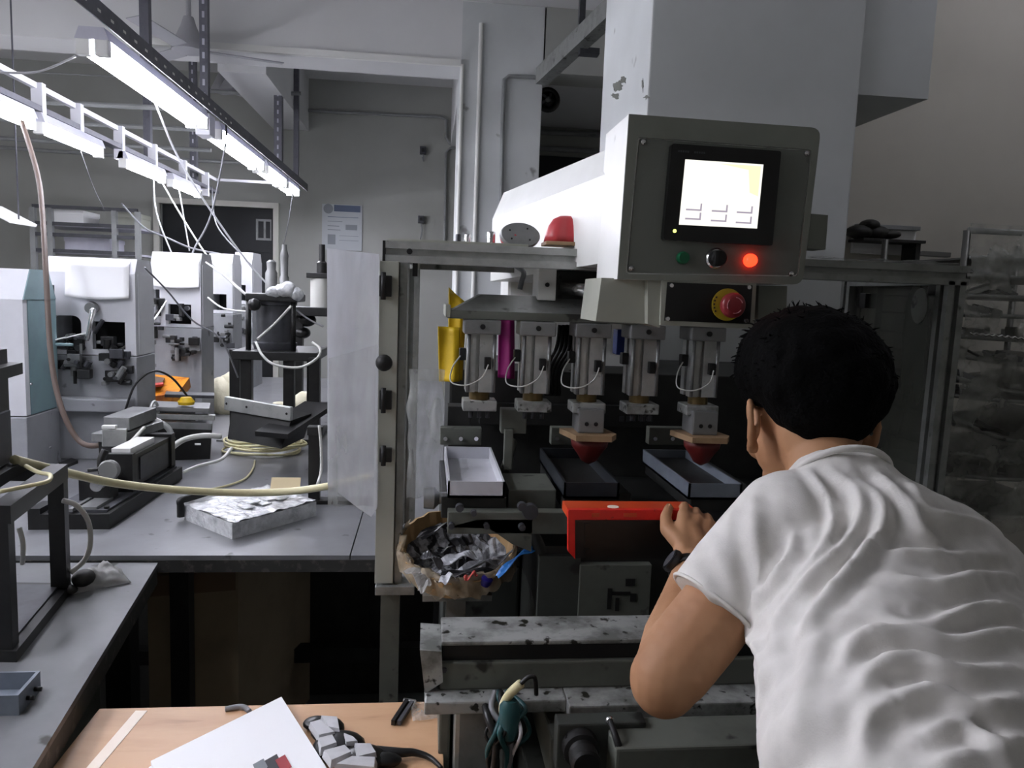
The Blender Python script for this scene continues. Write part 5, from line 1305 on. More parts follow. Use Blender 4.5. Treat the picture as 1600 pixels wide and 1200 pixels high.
for k in range(3):
    bm = B(); pts = []
    for q_ in range(7):
        an = math.radians(k * 120 + 20 + q_ * 11); pts.append(e1_ + Vector((0.0135 * math.cos(an), -0.0158, 0.0135 * math.sin(an))))
    tube(bm, pts, 0.0009, 6, 2); part('arrow_mark', bm, 'estop_mark', lb)
# left cream bracket blocks under control box
bm = B(); pp(bm, [(940, 434), (1012, 437), (1012, 506), (931, 502)], CYF + 0.03, 0.14); part('bracket_block', bm, 'block_cream', T)
bm = B(); pp(bm, [(1012, 437), (1036, 438), (1031, 512), (1012, 506)], CYF + 0.01, 0.14); part('bracket_block', bm, 'block_cream', T)
bm = B(); pp(bm, [(1186, 446), (1230, 447), (1228, 500), (1184, 500)], CYF + 0.05, 0.08); part('rear_bracket', bm, 'panel_grey', T)
bm = B(); pp(bm, [(1268, 334), (1294, 336), (1290, 390), (1262, 388)], CYF + 0.06, 0.05); part('side_bracket', bm, 'panel_grey', T)

# ---- front slide rails and carriage
def rbox(px0, py0, px1, py1, Y0, Y1, m, nm, xr=1.02, bev=0.003):
    a = P(px0, py0, Y0); b = P(px0, py1, Y0)
    return part(nm, box(B(), a.x, xr if px1 is None else P(px1, py0, Y0).x, Y0, Y1, b.z, a.z, bev), m, T)
rbox(690, 1003, None, 1010, 1.16, 1.255, 'stained_metal', 'rail_top')
za = P(690, 1010, 1.16).z
part('rail_gap', box(B(), P(692, 1012, 1.16).x, 1.02, 1.165, 1.24, za - 0.026, za), 'rubber', T)
zbm = za - 0.026
part('rail_body', box(B(), P(688, 1024, 1.16).x, 1.02, 1.155, 1.26, zbm - 0.045, zbm, 0.003), 'stained_grey', T)
part('rail_flange', box(B(), P(664, 1060, 1.13).x, 0.23, 1.12, 1.26, zbm - 0.066, zbm - 0.045, 0.003), 'stained_metal', T)
a, b = P(656, 1016, 1.15), P(692, 1082, 1.15)
bm = B(); pp(bm, [(656, 1016), (690, 1018), (692, 1066), (664, 1084)], 1.15, 0.1); part('end_bracket', bm, 'stained_metal', T)
for (px, py) in ((690, 1047),):
    bm = B(); lathe(bm, [(0.005, 0), (0.004, 0.003)], P(px + 4, py, 1.155), -Y_, 10); part('bolt_head', bm, 'dark_steel', T)
part('lower_rail', box(B(), 0.23, 1.02, 1.10, 1.26, zbm - 0.085, zbm - 0.045, 0.003), 'stained_metal', T)
part('lower_body', box(B(), 0.20, 1.02, 1.08, 1.42, zbm - 0.16, zbm - 0.085, 0.004), 'stained_grey', T)
part('bed_panel', box(B(), 0.17, 1.04, 1.06, 1.42, 0.1, zbm - 0.16, 0.004), 'machine_base', T)
part('pedestal', box(B(), 0.06, 0.15, 1.2, 1.42, 0.0, zbm - 0.066, 0.008), 'alu_dark', T)
part('pedestal', box(B(), 0.035, 0.055, 1.25, 1.42, 0.0, zbm - 0.066, 0.004), 'stained_grey', T)
p = P(868, 1120, 1.05); q_ = P(1000, 1190, 1.05)
part('adjust_plate', box(B(), p.x, q_.x, 1.03, 1.06, q_.z, p.z, 0.003), 'machine_base', T)
part('bed_step', box(B(), P(950, 1150, 1.03).x, 1.04, 0.98, 1.06, 0.5, P(950, 1158, 1.0).z, 0.004), 'stained_grey', T)
bm = B(); lathe(bm, [(0.026, 0), (0.026, 0.02), (0.02, 0.022), (0.018, 0.03), (0.021, 0.032), (0.021, 0.05), (0.018, 0.054)], P(905, 1162, 1.03), -Y_, 28); part('round_knob', bm, 'rubber', T, 'auto', label='round black adjusting knob')
bm = B(); box(bm, P(882, 1145, 1.03).x, P(912, 1145, 1.03).x, 1.02, 1.03, P(890, 1182, 1.03).z, P(890, 1145, 1.03).z, 0.003); part('knob_plate', bm, 'black_plastic', T)
bm = B(); tube(bm, [P(953, 1126, 1.02), P(960, 1145, 1.0), P(967, 1168, 0.99), P(968, 1184, 0.99)], 0.006, 8, 5, lambda s_: 0.7 + 0.4 * s_); part('lever', bm, 'rubber', T, True)
bm = B(); ell(bm, P(953, 1126, 1.025), (0.007, 0.007, 0.007)); part('lever_pivot', bm, 'chrome', T, True)
# cable bundle under rail
rnd = random.Random(21)
for k in range(9):
    x0 = 790 + rnd.uniform(-12, 14); pts = [P(x0 - 6, 1080, 1.13), P(x0 + rnd.uniform(-20, 25), 1110, 1.1 + rnd.uniform(-.02, .02)), P(x0 + rnd.uniform(-25, 25), 1145, 1.08 + rnd.uniform(-.02, .02)), P(x0 + rnd.uniform(-25, 20), 1180, 1.09), P(x0 + rnd.uniform(-10, 10), 1230, 1.1)]
    bm = B(); tube(bm, pts, rnd.choice([0.003, 0.004, 0.005]), 6); part('loom_cable', bm, ['cable_teal', 'cable_black', 'cable_teal', 'cable_white', 'cable_black', 'cable_grey'][k % 6], T, True)
bm = B(); tube(bm, [P(790, 1122, 1.1), P(786, 1105, 1.09), P(796, 1085, 1.08), P(814, 1068, 1.07)], 0.007); part('white_sleeve', bm, 'hose_cream', T, True)
bm = B(); tube(bm, [P(814, 1068, 1.07), P(826, 1058, 1.07), P(836, 1060, 1.07), P(838, 1085, 1.08)], 0.0035); part('loom_cable', bm, 'cable_black', T, True)
bm = B(); lathe(bm, [(0.012, 0), (0.016, 0.02), (0.016, 0.05), (0.01, 0.06)], P(795, 1152, 1.08), Z_, 14); part('connector', bm, 'cable_teal', T, 'auto')
bm = B(); tube(bm, [P(755, 1085, 1.15), P(762, 1120, 1.1), P(775, 1160, 1.08), P(770, 1215, 1.08)], 0.006); part('loom_cable', bm, 'cable_black', T, True)

# ================================================================== LOOSE THINGS ON / IN THE MACHINE
def tray(px_l, m, label, floor_m=None, extra=0.0):
    zr_ = P(700, 752, 1.42).z
    xl = P(px_l, 752, 1.42).x; xr_ = xl + 0.108; y0, y1 = 1.42, 1.75
    t = thing('product_tray', label, 'tray', (xl, y0, zr_ - 0.03), 'product trays clamped under the pads')
    sh = extra
    def B8(x0, x1, ya, yb_, z0, z1):
        bm = B(); hexa(bm, [Vector((x0, ya, z0)), Vector((x1, ya, z0)), Vector((x1 + 0, yb_, z0 + sh)), Vector((x0 + 0, yb_, z0 + sh)), Vector((x0, ya, z1)), Vector((x1, ya, z1)), Vector((x1, yb_, z1 + sh)), Vector((x0, yb_, z1 + sh))]); return bm
    part('tray_floor', B8(xl, xr_, y0, y1, zr_ - 0.032, zr_ - 0.027), floor_m or m, t)
    part('front_wall', B8(xl, xr_, y0, y0 + 0.004, zr_ - 0.032, zr_), m, t)
    part('rear_wall', B8(xl, xr_, y1 - 0.004, y1, zr_ - 0.032, zr_), m, t)
    part('side_wall', B8(xl, xl + 0.004, y0, y1, zr_ - 0.032, zr_), m, t)
    part('side_wall', B8(xr_ - 0.004, xr_, y0, y1, zr_ - 0.032, zr_), m, t)
    bm = B(); box(bm, xl + 0.012, xr_ - 0.012, y0 + 0.02, y0 + 0.05, zr_ - 0.027, zr_ - 0.024); part('floor_pad', bm, 'dark_steel', t)
tray(700, 'tray_white', 'white product tray at the left of the machine')
tray(882, 'tray_dark', 'black product tray under the middle print pad')
tray(1077, 'tray_grey', 'grey product tray nearest the man')
# red and black piece in his hand
t = thing('red_black_case', 'bright red frame with black panel held by the man', 'component', P(890, 870, 1.26))
ry = 1.255
bm = B(); pp(bm, [(888, 797), (1085, 797), (1085, 813), (900, 813), (899, 874), (888, 862)], ry, 0.012); part('red_frame', bm, 'red_plastic', t)
bm = B(); a, b = P(888, 797, ry), P(1090, 797, ry); box(bm, a.x, b.x, ry + 0.012, ry + 0.06, a.z - 0.016, a.z, 0.001); part('top_strip', bm, 'orange_plastic', t)
bm = B(); pp(bm, [(899, 813), (1090, 813), (1090, 874), (899, 872)], ry - 0.002, 0.05); part('black_panel', bm, 'black_plastic', t)
for y0 in (818, 838, 858):
    bm = B(); pp(bm, [(914, y0), (922, y0), (924, y0 + 14), (914, y0 + 14)], ry - 0.004, 0.002); part('latch', bm, 'bezel', t)
for (x0, x1) in ((925, 937), (975, 995), (1040, 1052)):
    bm = B(); pp(bm, [(x0, 802), (x1, 802), (x1, 808), (x0, 808)], ry - 0.002, 0.003); part('slot', bm, 'orange_plastic', t)
bm = B(); a = P(958, 795, ry + 0.02); lathe(bm, [(0.01, 0), (0.01, 0.004)], a, Z_, 16); part('cream_button', bm, 'cream_strip', t)
# spare pads on top cover
zt3 = FZ + s * 0 + 0.021 + 0.005
def silicone(bm, c, rx, ry_, h, ridge=0.25, n=28):
    rs = []
    for (k, hh) in ((1.0, 0), (0.94, 0.25), (0.8, 0.6), (0.6, 0.86), (0.3, 0.98), (0.02, 1.0)):
        r_ = []
        for q_ in range(n):
            an = q_ / n * 2 * math.pi; f_ = 1 - ridge * (1 - abs(math.cos(1.5 * an + 0.9))) ** 2 * (1 if k > .5 else 0.5)
            r_.append(bm.verts.new((c.x + rx * k * f_ * math.cos(an), c.y + ry_ * k * f_ * math.sin(an), c.z + h * hh)))
        rs.append(r_)
    for a_ in range(len(rs) - 1):
        for q_ in range(n): bm.faces.new((rs[a_][q_], rs[a_][(q_ + 1) % n], rs[a_ + 1][(q_ + 1) % n], rs[a_ + 1][q_]))
    bm.faces.new(rs[0][::-1]); bm.faces.new(rs[-1]); return bm
t = thing('spare_pad', 'red ridged spare print pad on board atop the frame', 'print pad', P(886, 388, 1.63), 'spare print pads atop the frame')
c = P(886, 388, 1.63); c.z = zt3 + 0.012
d_ = Vector((1, 0, 0.12)).normalized()
bm = B(); obox(bm, (c.x + 0.004, c.y, zt3 + 0.006), X_, Y_, Z_, 0.11, 0.075, 0.008, 0.002); part('pad_board', bm, 'pad_wood', t)
bm = B(); silicone(bm, Vector((c.x - 0.004, c.y, zt3 + 0.01)), 0.048, 0.036, 0.056, 0.38); part('silicone_pad', bm, 'silicone_red', t, True)
bm = B(); box(bm, c.x + 0.05, c.x + 0.058, c.y - 0.02, c.y - 0.0, zt3 + 0.002, zt3 + 0.02); part('clip', bm, 'rubber', t)
t = thing('spare_pad', 'spare print pad tipped over showing its grey oval plate', 'print pad', P(810, 388, 1.63), 'spare print pads atop the frame')
c = P(811, 371, 1.63)
ax_ = Vector((0.12, -0.85, 0.35)).normalized()
_, s1, u1 = frame_of(ax_)
bm = B(); lathe(bm, [(0.041, 0.0), (0.043, 0.003), (0.043, 0.011), (0.041, 0.014)], c, ax_, 32)
for v in bm.verts: 
    r_ = v.co - c; v.co = c + ax_ * r_.dot(ax_) + s1 * r_.dot(s1) * 1.0 + u1 * r_.dot(u1) * 0.66
part('oval_plate', bm, 'grey_plate', t, 'auto')
for k in range(4):
    an = k * 1.7 + 0.5; p = c + ax_ * 0.0145 + s1 * 0.026 * math.cos(an) + u1 * 0.017 * math.sin(an)
    bm = B(); lathe(bm, [(0.002, 0), (0.002, 0.001)], p, ax_, 8); part('screw_hole', bm, 'rubber', t)
bm = B(); ell(bm, c - ax_ * 0.02 + Vector((-0.008, 0, 0.006)), (0.028, 0.035, 0.024)); part('silicone_pad', bm, 'silicone_red', t, True)
for (px, py, r_, lab) in ((716, 366, 0.006, 'thin dark steel pin leftmost atop the frame'), (731, 366, 0.007, 'bright steel pin second atop the frame'), (768, 362, 0.009, 'tall steel pin beside the tipped spare pad')):
    p = P(px, py, 1.66); bm = B(); lathe(bm, [(r_, 0), (r_, p.z - zt3 - 0.002), (r_ * 0.85, p.z - zt3)], (p.x, p.y, zt3), Z_, 16)
    single('steel_pin', bm, 'chrome' if 'dark' not in lab else 'dark_steel', lab, 'pin', 'steel pins atop the frame', 'auto')
# coloured sheets behind the cylinders
def hang(q, Y, m, nm, lab, amp):
    c = [P(x, y, Y) for x, y in q]
    def fn(u, v):
        p = c[0] * (1 - u) * (1 - v) + c[1] * u * (1 - v) + c[2] * u * v + c[3] * (1 - u) * v
        return p + Vector((0, amp * math.sin(u * 4.0 + v * 1.2) + 0.012 * max(0, u - 0.7) * 4, 0))
    bm = B(); sheet(bm, fn, 14, 14, 0.0015)
    return single(nm, bm, m, lab, 'sheet', 'coloured sheets hung inside the machine', True)
hang([(701, 449), (729, 474), (722, 595), (700, 590)], 1.90, 'yellow_sheet', 'yellow_sheet', 'tall yellow sheet hanging behind first print cylinder', 0.006)
hang([(684, 510), (719, 512), (718, 596), (686, 597)], 1.86, 'yellow_sheet', 'yellow_sheet', 'shorter yellow sheet in front of the tall one', 0.01)
hang([(779, 500), (804, 500), (804, 592), (778, 590)], 1.88, 'magenta_sheet', 'magenta_sheet', 'magenta sheet hanging between first two cylinders', 0.006)
# waste carton with scraps
t = thing('scrap_bin', 'torn open cardboard bin full of film scraps', 'bin', P(730, 930, 1.5))
n = 48
wc = P(726, 862, 1.56); wc.x = 0.072
BRX, BRY = 0.122, 0.12
def binp(an, k, h):
    j = 1 + 0.06 * noise.noise(Vector((math.cos(an) * 2.5, math.sin(an) * 2.5, h * 3)))
    return Vector((wc.x + BRX * k * j * math.cos(an), wc.y + BRY * k * j * math.sin(an), 0))
zlow, zf, zbk = P(720, 940, 1.46).z, P(720, 908, 1.45).z, P(720, 797, 1.67).z
def rimz(an): return zf + (zbk - zf) * (0.5 + 0.5 * math.sin(an))
bm = B(); rings = []
prof = [(0.70, 0.0), (0.9, 0.45), (1.0, 1.0), (0.955, 1.0), (0.85, 0.5), (0.66, 0.10)]
for (k, hh) in prof:
    r_ = []
    for q_ in range(n):
        an = 2 * math.pi * q_ / n; a_ = binp(an, k * (1 + 0.012 * math.cos(an * 24) * hh), 0)
        r_.append(bm.verts.new((a_.x, a_.y, zlow + (rimz(an) + 0.010 * noise.noise(Vector((q_ * 0.8, 0, 3))) - zlow) * hh)))
    rings.append(r_)
for a_ in range(len(rings) - 1):
    for q_ in range(n): bm.faces.new((rings[a_][q_], rings[a_][(q_ + 1) % n], rings[a_ + 1][(q_ + 1) % n], rings[a_ + 1][q_]))
bm.faces.new(rings[0][::-1]); bm.faces.new(rings[-1])
part('cardboard_wall', bm, 'cardboard', t)
bm = B()
def liner(u, v):
    an = math.pi * 0.82 + u * math.pi * 1.2; p = binp(an, 0.94 + 0.10 * v, 0)
    n_ = noise.fractal(Vector((u * 16, v * 3, 6)), 0.9, 2, 3)
    z = rimz(an) + 0.016 * math.sin(v * math.pi) - 0.03 * v * v * (1 + n_)
    return Vector((p.x + 0.010 * n_, p.y + 0.010 * n_, z + 0.008 * n_))
sheet(bm, liner, 60, 8); part('plastic_liner', bm, 'liner', t, True)
part('bin_stand', box(B(), wc.x - 0.02, wc.x + 0.02, wc.y - 0.02, wc.y + 0.02, 0.0, zlow - 0.012), 'alu_dark', t)
part('bin_shelf', box(B(), wc.x - 0.07, wc.x + 0.07, wc.y - 0.07, wc.y + 0.07, zlow - 0.012, zlow), 'alu_dark', t)
# bulk of scraps
bm = B()
def heap(u, v):
    an = u * 2 * math.pi; r_ = v * 0.88; p = binp(an, r_, 0)
    zz = zlow + 0.012 + 0.62 * (rimz(an) - zlow) * v * v * (0.6 + 0.4 * math.sin(an)) + 0.008 + 0.018 * noise.fractal(Vector((p.x * 40, p.y * 40, 2)), 0.8, 2, 3)
    return Vector((p.x, p.y, zz))
sheet(bm, heap, 40, 12)
single('scrap_heap', bm, 'scrap_mix', 'mixed grey film offcuts filling the cardboard bin', 'scraps', kind='stuff')
def scrap(px0, py0, px1, py1, wd, Y0, Y1, m, lab, bend=0.01):
    A_, B_ = P(px0, py0, Y0), P(px1, py1, Y1); d = (B_ - A_); sd = d.cross(Z_).normalized() * wd
    bm = B()
    sheet(bm, lambda u, v: A_ + d * u + sd * (v - 0.5) + Z_ * (bend * math.sin(u * math.pi) + 0.004 * math.sin(u * 9 + v * 3)), 10, 3, 0.0015)
    single('film_scrap', bm, m, lab, 'scrap', 'film scraps in the bin')
scrap(776, 902, 834, 856, 0.016, 1.42, 1.44, 'scrap_blue', 'bright blue film strip sticking out of the bin')
scrap(680, 905, 775, 895, 0.03, 1.46, 1.48, 'scrap_black', 'black film strip across the bin front')
scrap(690, 880, 745, 868, 0.035, 1.52, 1.54, 'scrap_white', 'large white film scrap in the bin centre')
scrap(715, 895, 800, 872, 0.02, 1.49, 1.54, 'scrap_white', 'long pale film scrap near the blue strip')
scrap(765, 890, 820, 855, 0.014, 1.50, 1.56, 'scrap_grey', 'grey curled film strip behind the blue strip')
scrap(655, 842, 725, 818, 0.02, 1.54, 1.62, 'scrap_black', 'dark curved strip on the bin left rim', 0.015)
scrap(660, 868, 690, 885, 0.03, 1.50, 1.49, 'scrap_grey', 'grey torn scrap at left of the bin')
scrap(680, 865, 715, 860, 0.02, 1.54, 1.56, 'scrap_black', 'small black scrap in the bin middle')
scrap(725, 905, 745, 895, 0.012, 1.44, 1.45, 'scrap_red', 'small red scrap on the black strip', 0.002)
scrap(690, 912, 710, 900, 0.02, 1.43, 1.45, 'scrap_white', 'small white lump at the bin front')
scrap(722, 888, 780, 880, 0.018, 1.50, 1.51, 'scrap_grey', 'silver grey scrap beside the red scrap')
scrap(640, 890, 665, 915, 0.03, 1.48, 1.44, 'cloth_plastic', 'torn clear scrap at the bin left edge')
scrap(655, 925, 672, 908, 0.015, 1.42, 1.43, 'cloth_plastic', 'clear plastic tail hanging from bin front', 0.0)
bm = B(); c = P(757, 912, 1.46); lathe(bm, [(0.011, 0), (0.012, 0.006), (0.012, 0.016), (0.008, 0.018)], c, Vector((0.3, -0.3, 0.8)), 14)
single('purple_cap', bm, 'scrap_purple', 'small dark purple cap at the bin front', 'cap', smooth='auto')

# ================================================================== RIGHT SIDE
RY = 2.35
t = thing('drying_rack', 'tall wire drying rack wrapped in clear film at right', 'rack', (P(1511, 700, RY).x + 0.25, RY, 0))
x0 = P(1511, 365, RY).x; x1 = x0 + 0.55
ztp = P(1511, 360, RY).z
for (x, y) in ((x0, RY), (x1, RY), (x0, RY + 0.45), (x1, RY + 0.45)):
    bm = B(); cyl(bm, (x, y, 0), (x, y, ztp), 0.012, n=10); part('upright', bm, 'rack_steel', t, True)
def rtray(z, sag, filled, rs):
    def fn(u, v):
        x = x0 + 0.005 + (x1 - x0 - 0.01) * u; y = RY - 0.015 + 0.47 * v
        return Vector((x, y, z - sag * 4 * u * (1 - u) - sag * 0.6 * (1 - v) * (1 - abs(2 * u - 1))))
    bm = B(); sheet(bm, fn, 14, 6, 0.006); part('wire_shelf', bm, 'rack_steel', t)
    bm = B(); tube(bm, [fn(0, 0), fn(0.25, 0), fn(0.5, 0), fn(0.75, 0), fn(1, 0)], 0.007, 8, 4); part('shelf_rim', bm, 'alu_dark', t, True)
    r2 = random.Random(rs)
    for k in range(filled):
        u, v = r2.uniform(0.03, 0.5), r2.uniform(0.02, 0.5); p = fn(u, v) + Z_ * 0.008
        bm = B(); an = r2.uniform(0, 3); d = Vector((math.cos(an), math.sin(an), r2.uniform(0, .5))).normalized(); sd = d.cross(Z_).normalized()
        obox(bm, p + Z_ * 0.012, d, sd, sd.cross(d), r2.uniform(0.05, 0.1), r2.uniform(0.015, 0.04), r2.uniform(0.006, 0.02), 0.002); part('drying_piece', bm, r2.choice(['rack_steel', 'scrap_grey', 'alu', 'shelf_dark']), t)
for i, (py, sag, fl) in enumerate(((402, 0, 5), (431, 0, 5), (462, 0, 6), (492, 0.0, 5), (526, 0.004, 8), (556, 0.015, 7), (590, 0.03, 5), (618, 0.01, 7), (652, 0.05, 9), (704, 0.02, 6), (740, 0.01, 5), (800, 0, 4))):
    rtray(P(1511, py, RY).z, sag, fl, i)
# bright clipped wire edge
bm = B(); pts = [P(1515 + k * 5, 519 + (k % 2) * 3 + k * 0.5, RY - 0.03) for k in range(19)]; tube(bm, pts, 0.004, 6, 2); part('glinting_wire', bm, 'chrome', t, True)
def rf(u, v):
    x = x0 - 0.012 + (x1 - x0 + 0.03) * u; z = ztp + 0.02 - (ztp - 0.75) * v
    return Vector((x, RY - 0.04 - 0.035 * noise.noise(Vector((x * 9, z * 7, 3.0))) - 0.02 * noise.noise(Vector((x * 30, z * 22, 8.0))), z))
bm = B(); sheet(bm, rf, 24, 50); part('film_wrap', bm, 'rack_film', t, True)
bm = B(); tube(bm, [(x0, RY - 0.005, ztp), (x1, RY - 0.005, ztp)], 0.01); part('top_bar', bm, 'alu_dark', t, True)
# wall box with bundle
WY = 3.18
t = thing('wall_shelf', 'small wall shelf with pale back board on right wall', 'shelf', P(1380, 398, WY))
a, b = P(1335, 350, WY), P(1428, 400, WY)
part('back_board', box(B(), a.x, b.x, WY, WY + 0.015, b.z, a.z, 0.002), 'paper', t)
part('top_lip', box(B(), a.x, b.x, WY - 0.03, WY, a.z - 0.018, a.z, 0.002), 'conduit', t)
z = P(1380, 377, WY).z
part('shelf_board', box(B(), P(1325, 377, WY).x, P(1420, 377, WY).x, WY - 0.12, WY, z - 0.012, z, 0.002), 'shelf_dark', t)
part('bracket', box(B(), P(1410, 377, WY).x, P(1417, 377, WY).x, WY - 0.1, WY, z - 0.09, z - 0.012), 'shelf_dark', t)
bm = B(); c = P(1360, 372, WY - 0.06)
for (dx, dz, r0, r1) in ((-0.05, 0.02, 0.06, 0.03), (0.02, 0.02, 0.06, 0.03), (-0.01, 0.05, 0.04, 0.025), (0.08, 0.015, 0.05, 0.018)):
    ell(bm, (c.x + dx, WY - 0.06, z + dz + 0.008), (r0, 0.05, r1))
single('dark_bundle', bm, 'shelf_dark', 'dark crumpled bundle lying on the small wall shelf', 'bundle', smooth=True)

# ================================================================== PERSON
def remeshed(bm, voxel, smooth=6, fac=0.5):
    me = bpy.data.meshes.new('tmp'); bm.to_mesh(me); bm.free()
    o = bpy.data.objects.new('tmp', me); COL.objects.link(o)
    r = o.modifiers.new('r', 'REMESH'); r.mode = 'VOXEL'; r.voxel_size = voxel
    sm = o.modifiers.new('s', 'SMOOTH'); sm.factor = fac; sm.iterations = smooth
    bpy.context.view_layer.update()
    dg = bpy.context.evaluated_depsgraph_get()
    out = bpy.data.meshes.new_from_object(o.evaluated_get(dg))
    bpy.data.objects.remove(o); bpy.data.meshes.remove(me)
    return out
def limb(bm, pts, n=14, step=0.35):
    """chain of (Vector, radius) as overlapping spheres"""
    for (a, ra), (b, rb) in zip(pts[:-1], pts[1:]):
        L = (b - a).length; k = max(2, int(L / (min(ra, rb) * step)) + 1)
        for i in range(k + 1):
            t_ = i / k
            ell(bm, a.lerp(b, t_), (ra + (rb - ra) * t_,) * 3, None, n)
def mesh_obj(name, me, mat_, parent, org, label=None):
    me.transform(Matrix.Translation(-org)); me.name = name
    for p in me.polygons: p.use_smooth = True
    me.materials.clear(); me.materials.append(M[mat_])
    o = bpy.data.objects.new(name, me); COL.objects.link(o)
    if parent: o.parent = parent
    else: o.location = org
    WLOC[o.name] = Vector(org)
    if label: o['label'] = label
    return o

Lsh = P(1228, 815, 0.99); Rsh = P(1618, 1025, 0.94)
chest = (Lsh + Rsh) / 2 + Vector((0, 0, -0.01))
pelvis = P(1540, 1400, 0.56)
neckb = P(1302, 765, 1.02)
headc = P(1258, 662, 1.13)
lat = (Rsh - Lsh).normalized()
spine = (pelvis - chest).normalized()
dors = lat.cross(spine).normalized()
if dors.z < 0: dors = -dors
lat2 = spine.cross(dors).normalized()
if lat2.dot(lat) < 0: lat2 = -lat2
Rt = Matrix((lat2, spine, dors)).transposed()
elbow = P(1045, 1052, 0.93); wrist = P(1082, 880, 1.165)
armdir = (elbow - Lsh)
# ---------------- body (one continuous surface)
bm = B()
# torso core (inside the shirt)
for i in range(9):
    t_ = i / 8; ell(bm, chest.lerp(pelvis, t_), (0.145 - 0.02 * math.sin(t_ * math.pi), 0.07, 0.085), Rt)
limb(bm, [(neckb + Vector((0.01, -0.06, -0.05)), 0.065), (neckb, 0.058), (neckb.lerp(headc, 0.55) + Vector((0.0, -0.012, -0.0)), 0.056), (headc + Vector((0.0, -0.02, -0.03)), 0.056)])
limb(bm, [(neckb + Vector((0, -0.03, -0.03)), 0.05), (Lsh + Vector((0.01, 0, 0)), 0.055)]); limb(bm, [(neckb + Vector((0.02, -0.03, -0.03)), 0.05), (Rsh, 0.055)])
# left arm
ma = Lsh.lerp(elbow, 0.5)
limb(bm, [(Lsh, 0.056), (Lsh.lerp(elbow, 0.4), 0.052), (Lsh.lerp(elbow, 0.75), 0.054), (elbow + Vector((0.008, 0, 0.012)), 0.052), (elbow.lerp(wrist, 0.25) + Vector((-0.0, 0, 0)), 0.047), (elbow.lerp(wrist, 0.6), 0.036), (wrist, 0.026)])
ell(bm, elbow + Vector((-0.008, -0.008, -0.004)), (0.046, 0.046, 0.05))
# right arm reaching down and forward behind the torso
Relb = Rsh + Vector((0.05, 0.03, -0.27)); Rwr = Relb + Vector((-0.05, 0.22, 0.02))
limb(bm, [(Rsh, 0.056), (Rsh.lerp(Relb, 0.5), 0.05), (Relb, 0.043), (Relb.lerp(Rwr, 0.3), 0.042), (Rwr, 0.026)])
# legs inside the trousers
hipL, hipR = pelvis - lat2 * 0.085 + Vector((0, 0, -0.06)), pelvis + lat2 * 0.085 + Vector((0, 0, -0.06))
legs = []
for h, dx in ((hipL, -0.02), (hipR, 0.05)):
    knee = Vector((h.x + dx, h.y + 0.06, 0.52)); ank = Vector((h.x + dx * 1.5, h.y - 0.02, 0.09)); legs.append((h, knee, ank))
    limb(bm, [(h, 0.075), (h.lerp(knee, 0.5), 0.065), (knee, 0.05), (knee.lerp(ank, 0.35), 0.05), (ank, 0.035)])
    limb(bm, [(ank + Vector((0, -0.03, -0.045)), 0.035), (ank + Vector((0, 0.08, -0.05)), 0.035), (ank + Vector((0, 0.15, -0.062)), 0.026)])
# hands
def hand(bm, W, fw, side, up, tips):
    """W wrist, fw wrist->knuckle unit, side unit toward the thumb, up = back of hand"""
    K = W + fw * 0.085
    for (s0, l) in ((0.033, 1.0), (0.011, 1.02), (-0.011, 1.0), (-0.031, 0.93)):
        limb(bm, [(W + side * s0 * 0.5 + fw * 0.005, 0.018), (W + fw * (0.085 * l) + side * s0, 0.0125)], 10)
    limb(bm, [(W + fw * 0.04, 0.02), (W + fw * 0.06 + side * 0.015, 0.018)], 10)
    for (s0, L, fl) in ((0.033, 0.9, 0.0), (0.011, 1.0, 0.05), (-0.011, 0.95, 0.1), (-0.031, 0.78, 0.15)):
        k = W + fw * 0.085 * (1 if s0 > -0.03 else 0.93) + side * s0 + up * 0.002
        d = fw; p = k; seg = [(p, 0.0105)]
        for (ln, bend) in ((0.042, tips[0] + fl), (0.026, tips[1] + fl), (0.02, tips[2])):
            ax = up.cross(fw).normalized(); R_ = Matrix.Rotation(bend, 3, ax)
            d = R_ @ d; p = p + d * ln * L; seg.append((p, 0.0092 if ln > 0.03 else 0.0078))
        limb(bm, seg, 10, 0.5)
    # thumb from the side of the palm near its base
    b0 = W + fw * 0.028 + side * 0.026; b1 = b0 + (fw * 0.55 + side * 0.65 - up * 0.25).normalized() * 0.036
    b2 = b1 + (fw * 0.93 + side * 0.22 - up * 0.2).normalized() * 0.03; b3 = b2 + (fw * 1.0 - side * 0.08 - up * 0.15).normalized() * 0.024
    limb(bm, [(b0, 0.016), (b1, 0.0125), (b2, 0.0105), (b3, 0.0085)], 10, 0.5)
Kt = P(1100, 806, 1.235)
fw = (Kt - wrist).normalized()
side = Vector((-1, 0, 0.1)); side = (side - fw * side.dot(fw)).normalized()
up = side.cross(fw).normalized()
if up.y > 0: up = -up
hand(bm, wrist, fw, side, up, (0.55, 0.75, 0.45))
fw2 = Vector((-0.1, 0.95, -0.2)).normalized(); sd2 = Vector((-1, -0.1, 0)); sd2 = (sd2 - fw2 * sd2.dot(fw2)).normalized(); up2 = Z_ - fw2 * fw2.z; up2.normalize()
hand(bm, Rwr, fw2, sd2, up2, (0.4, 0.5, 0.3))
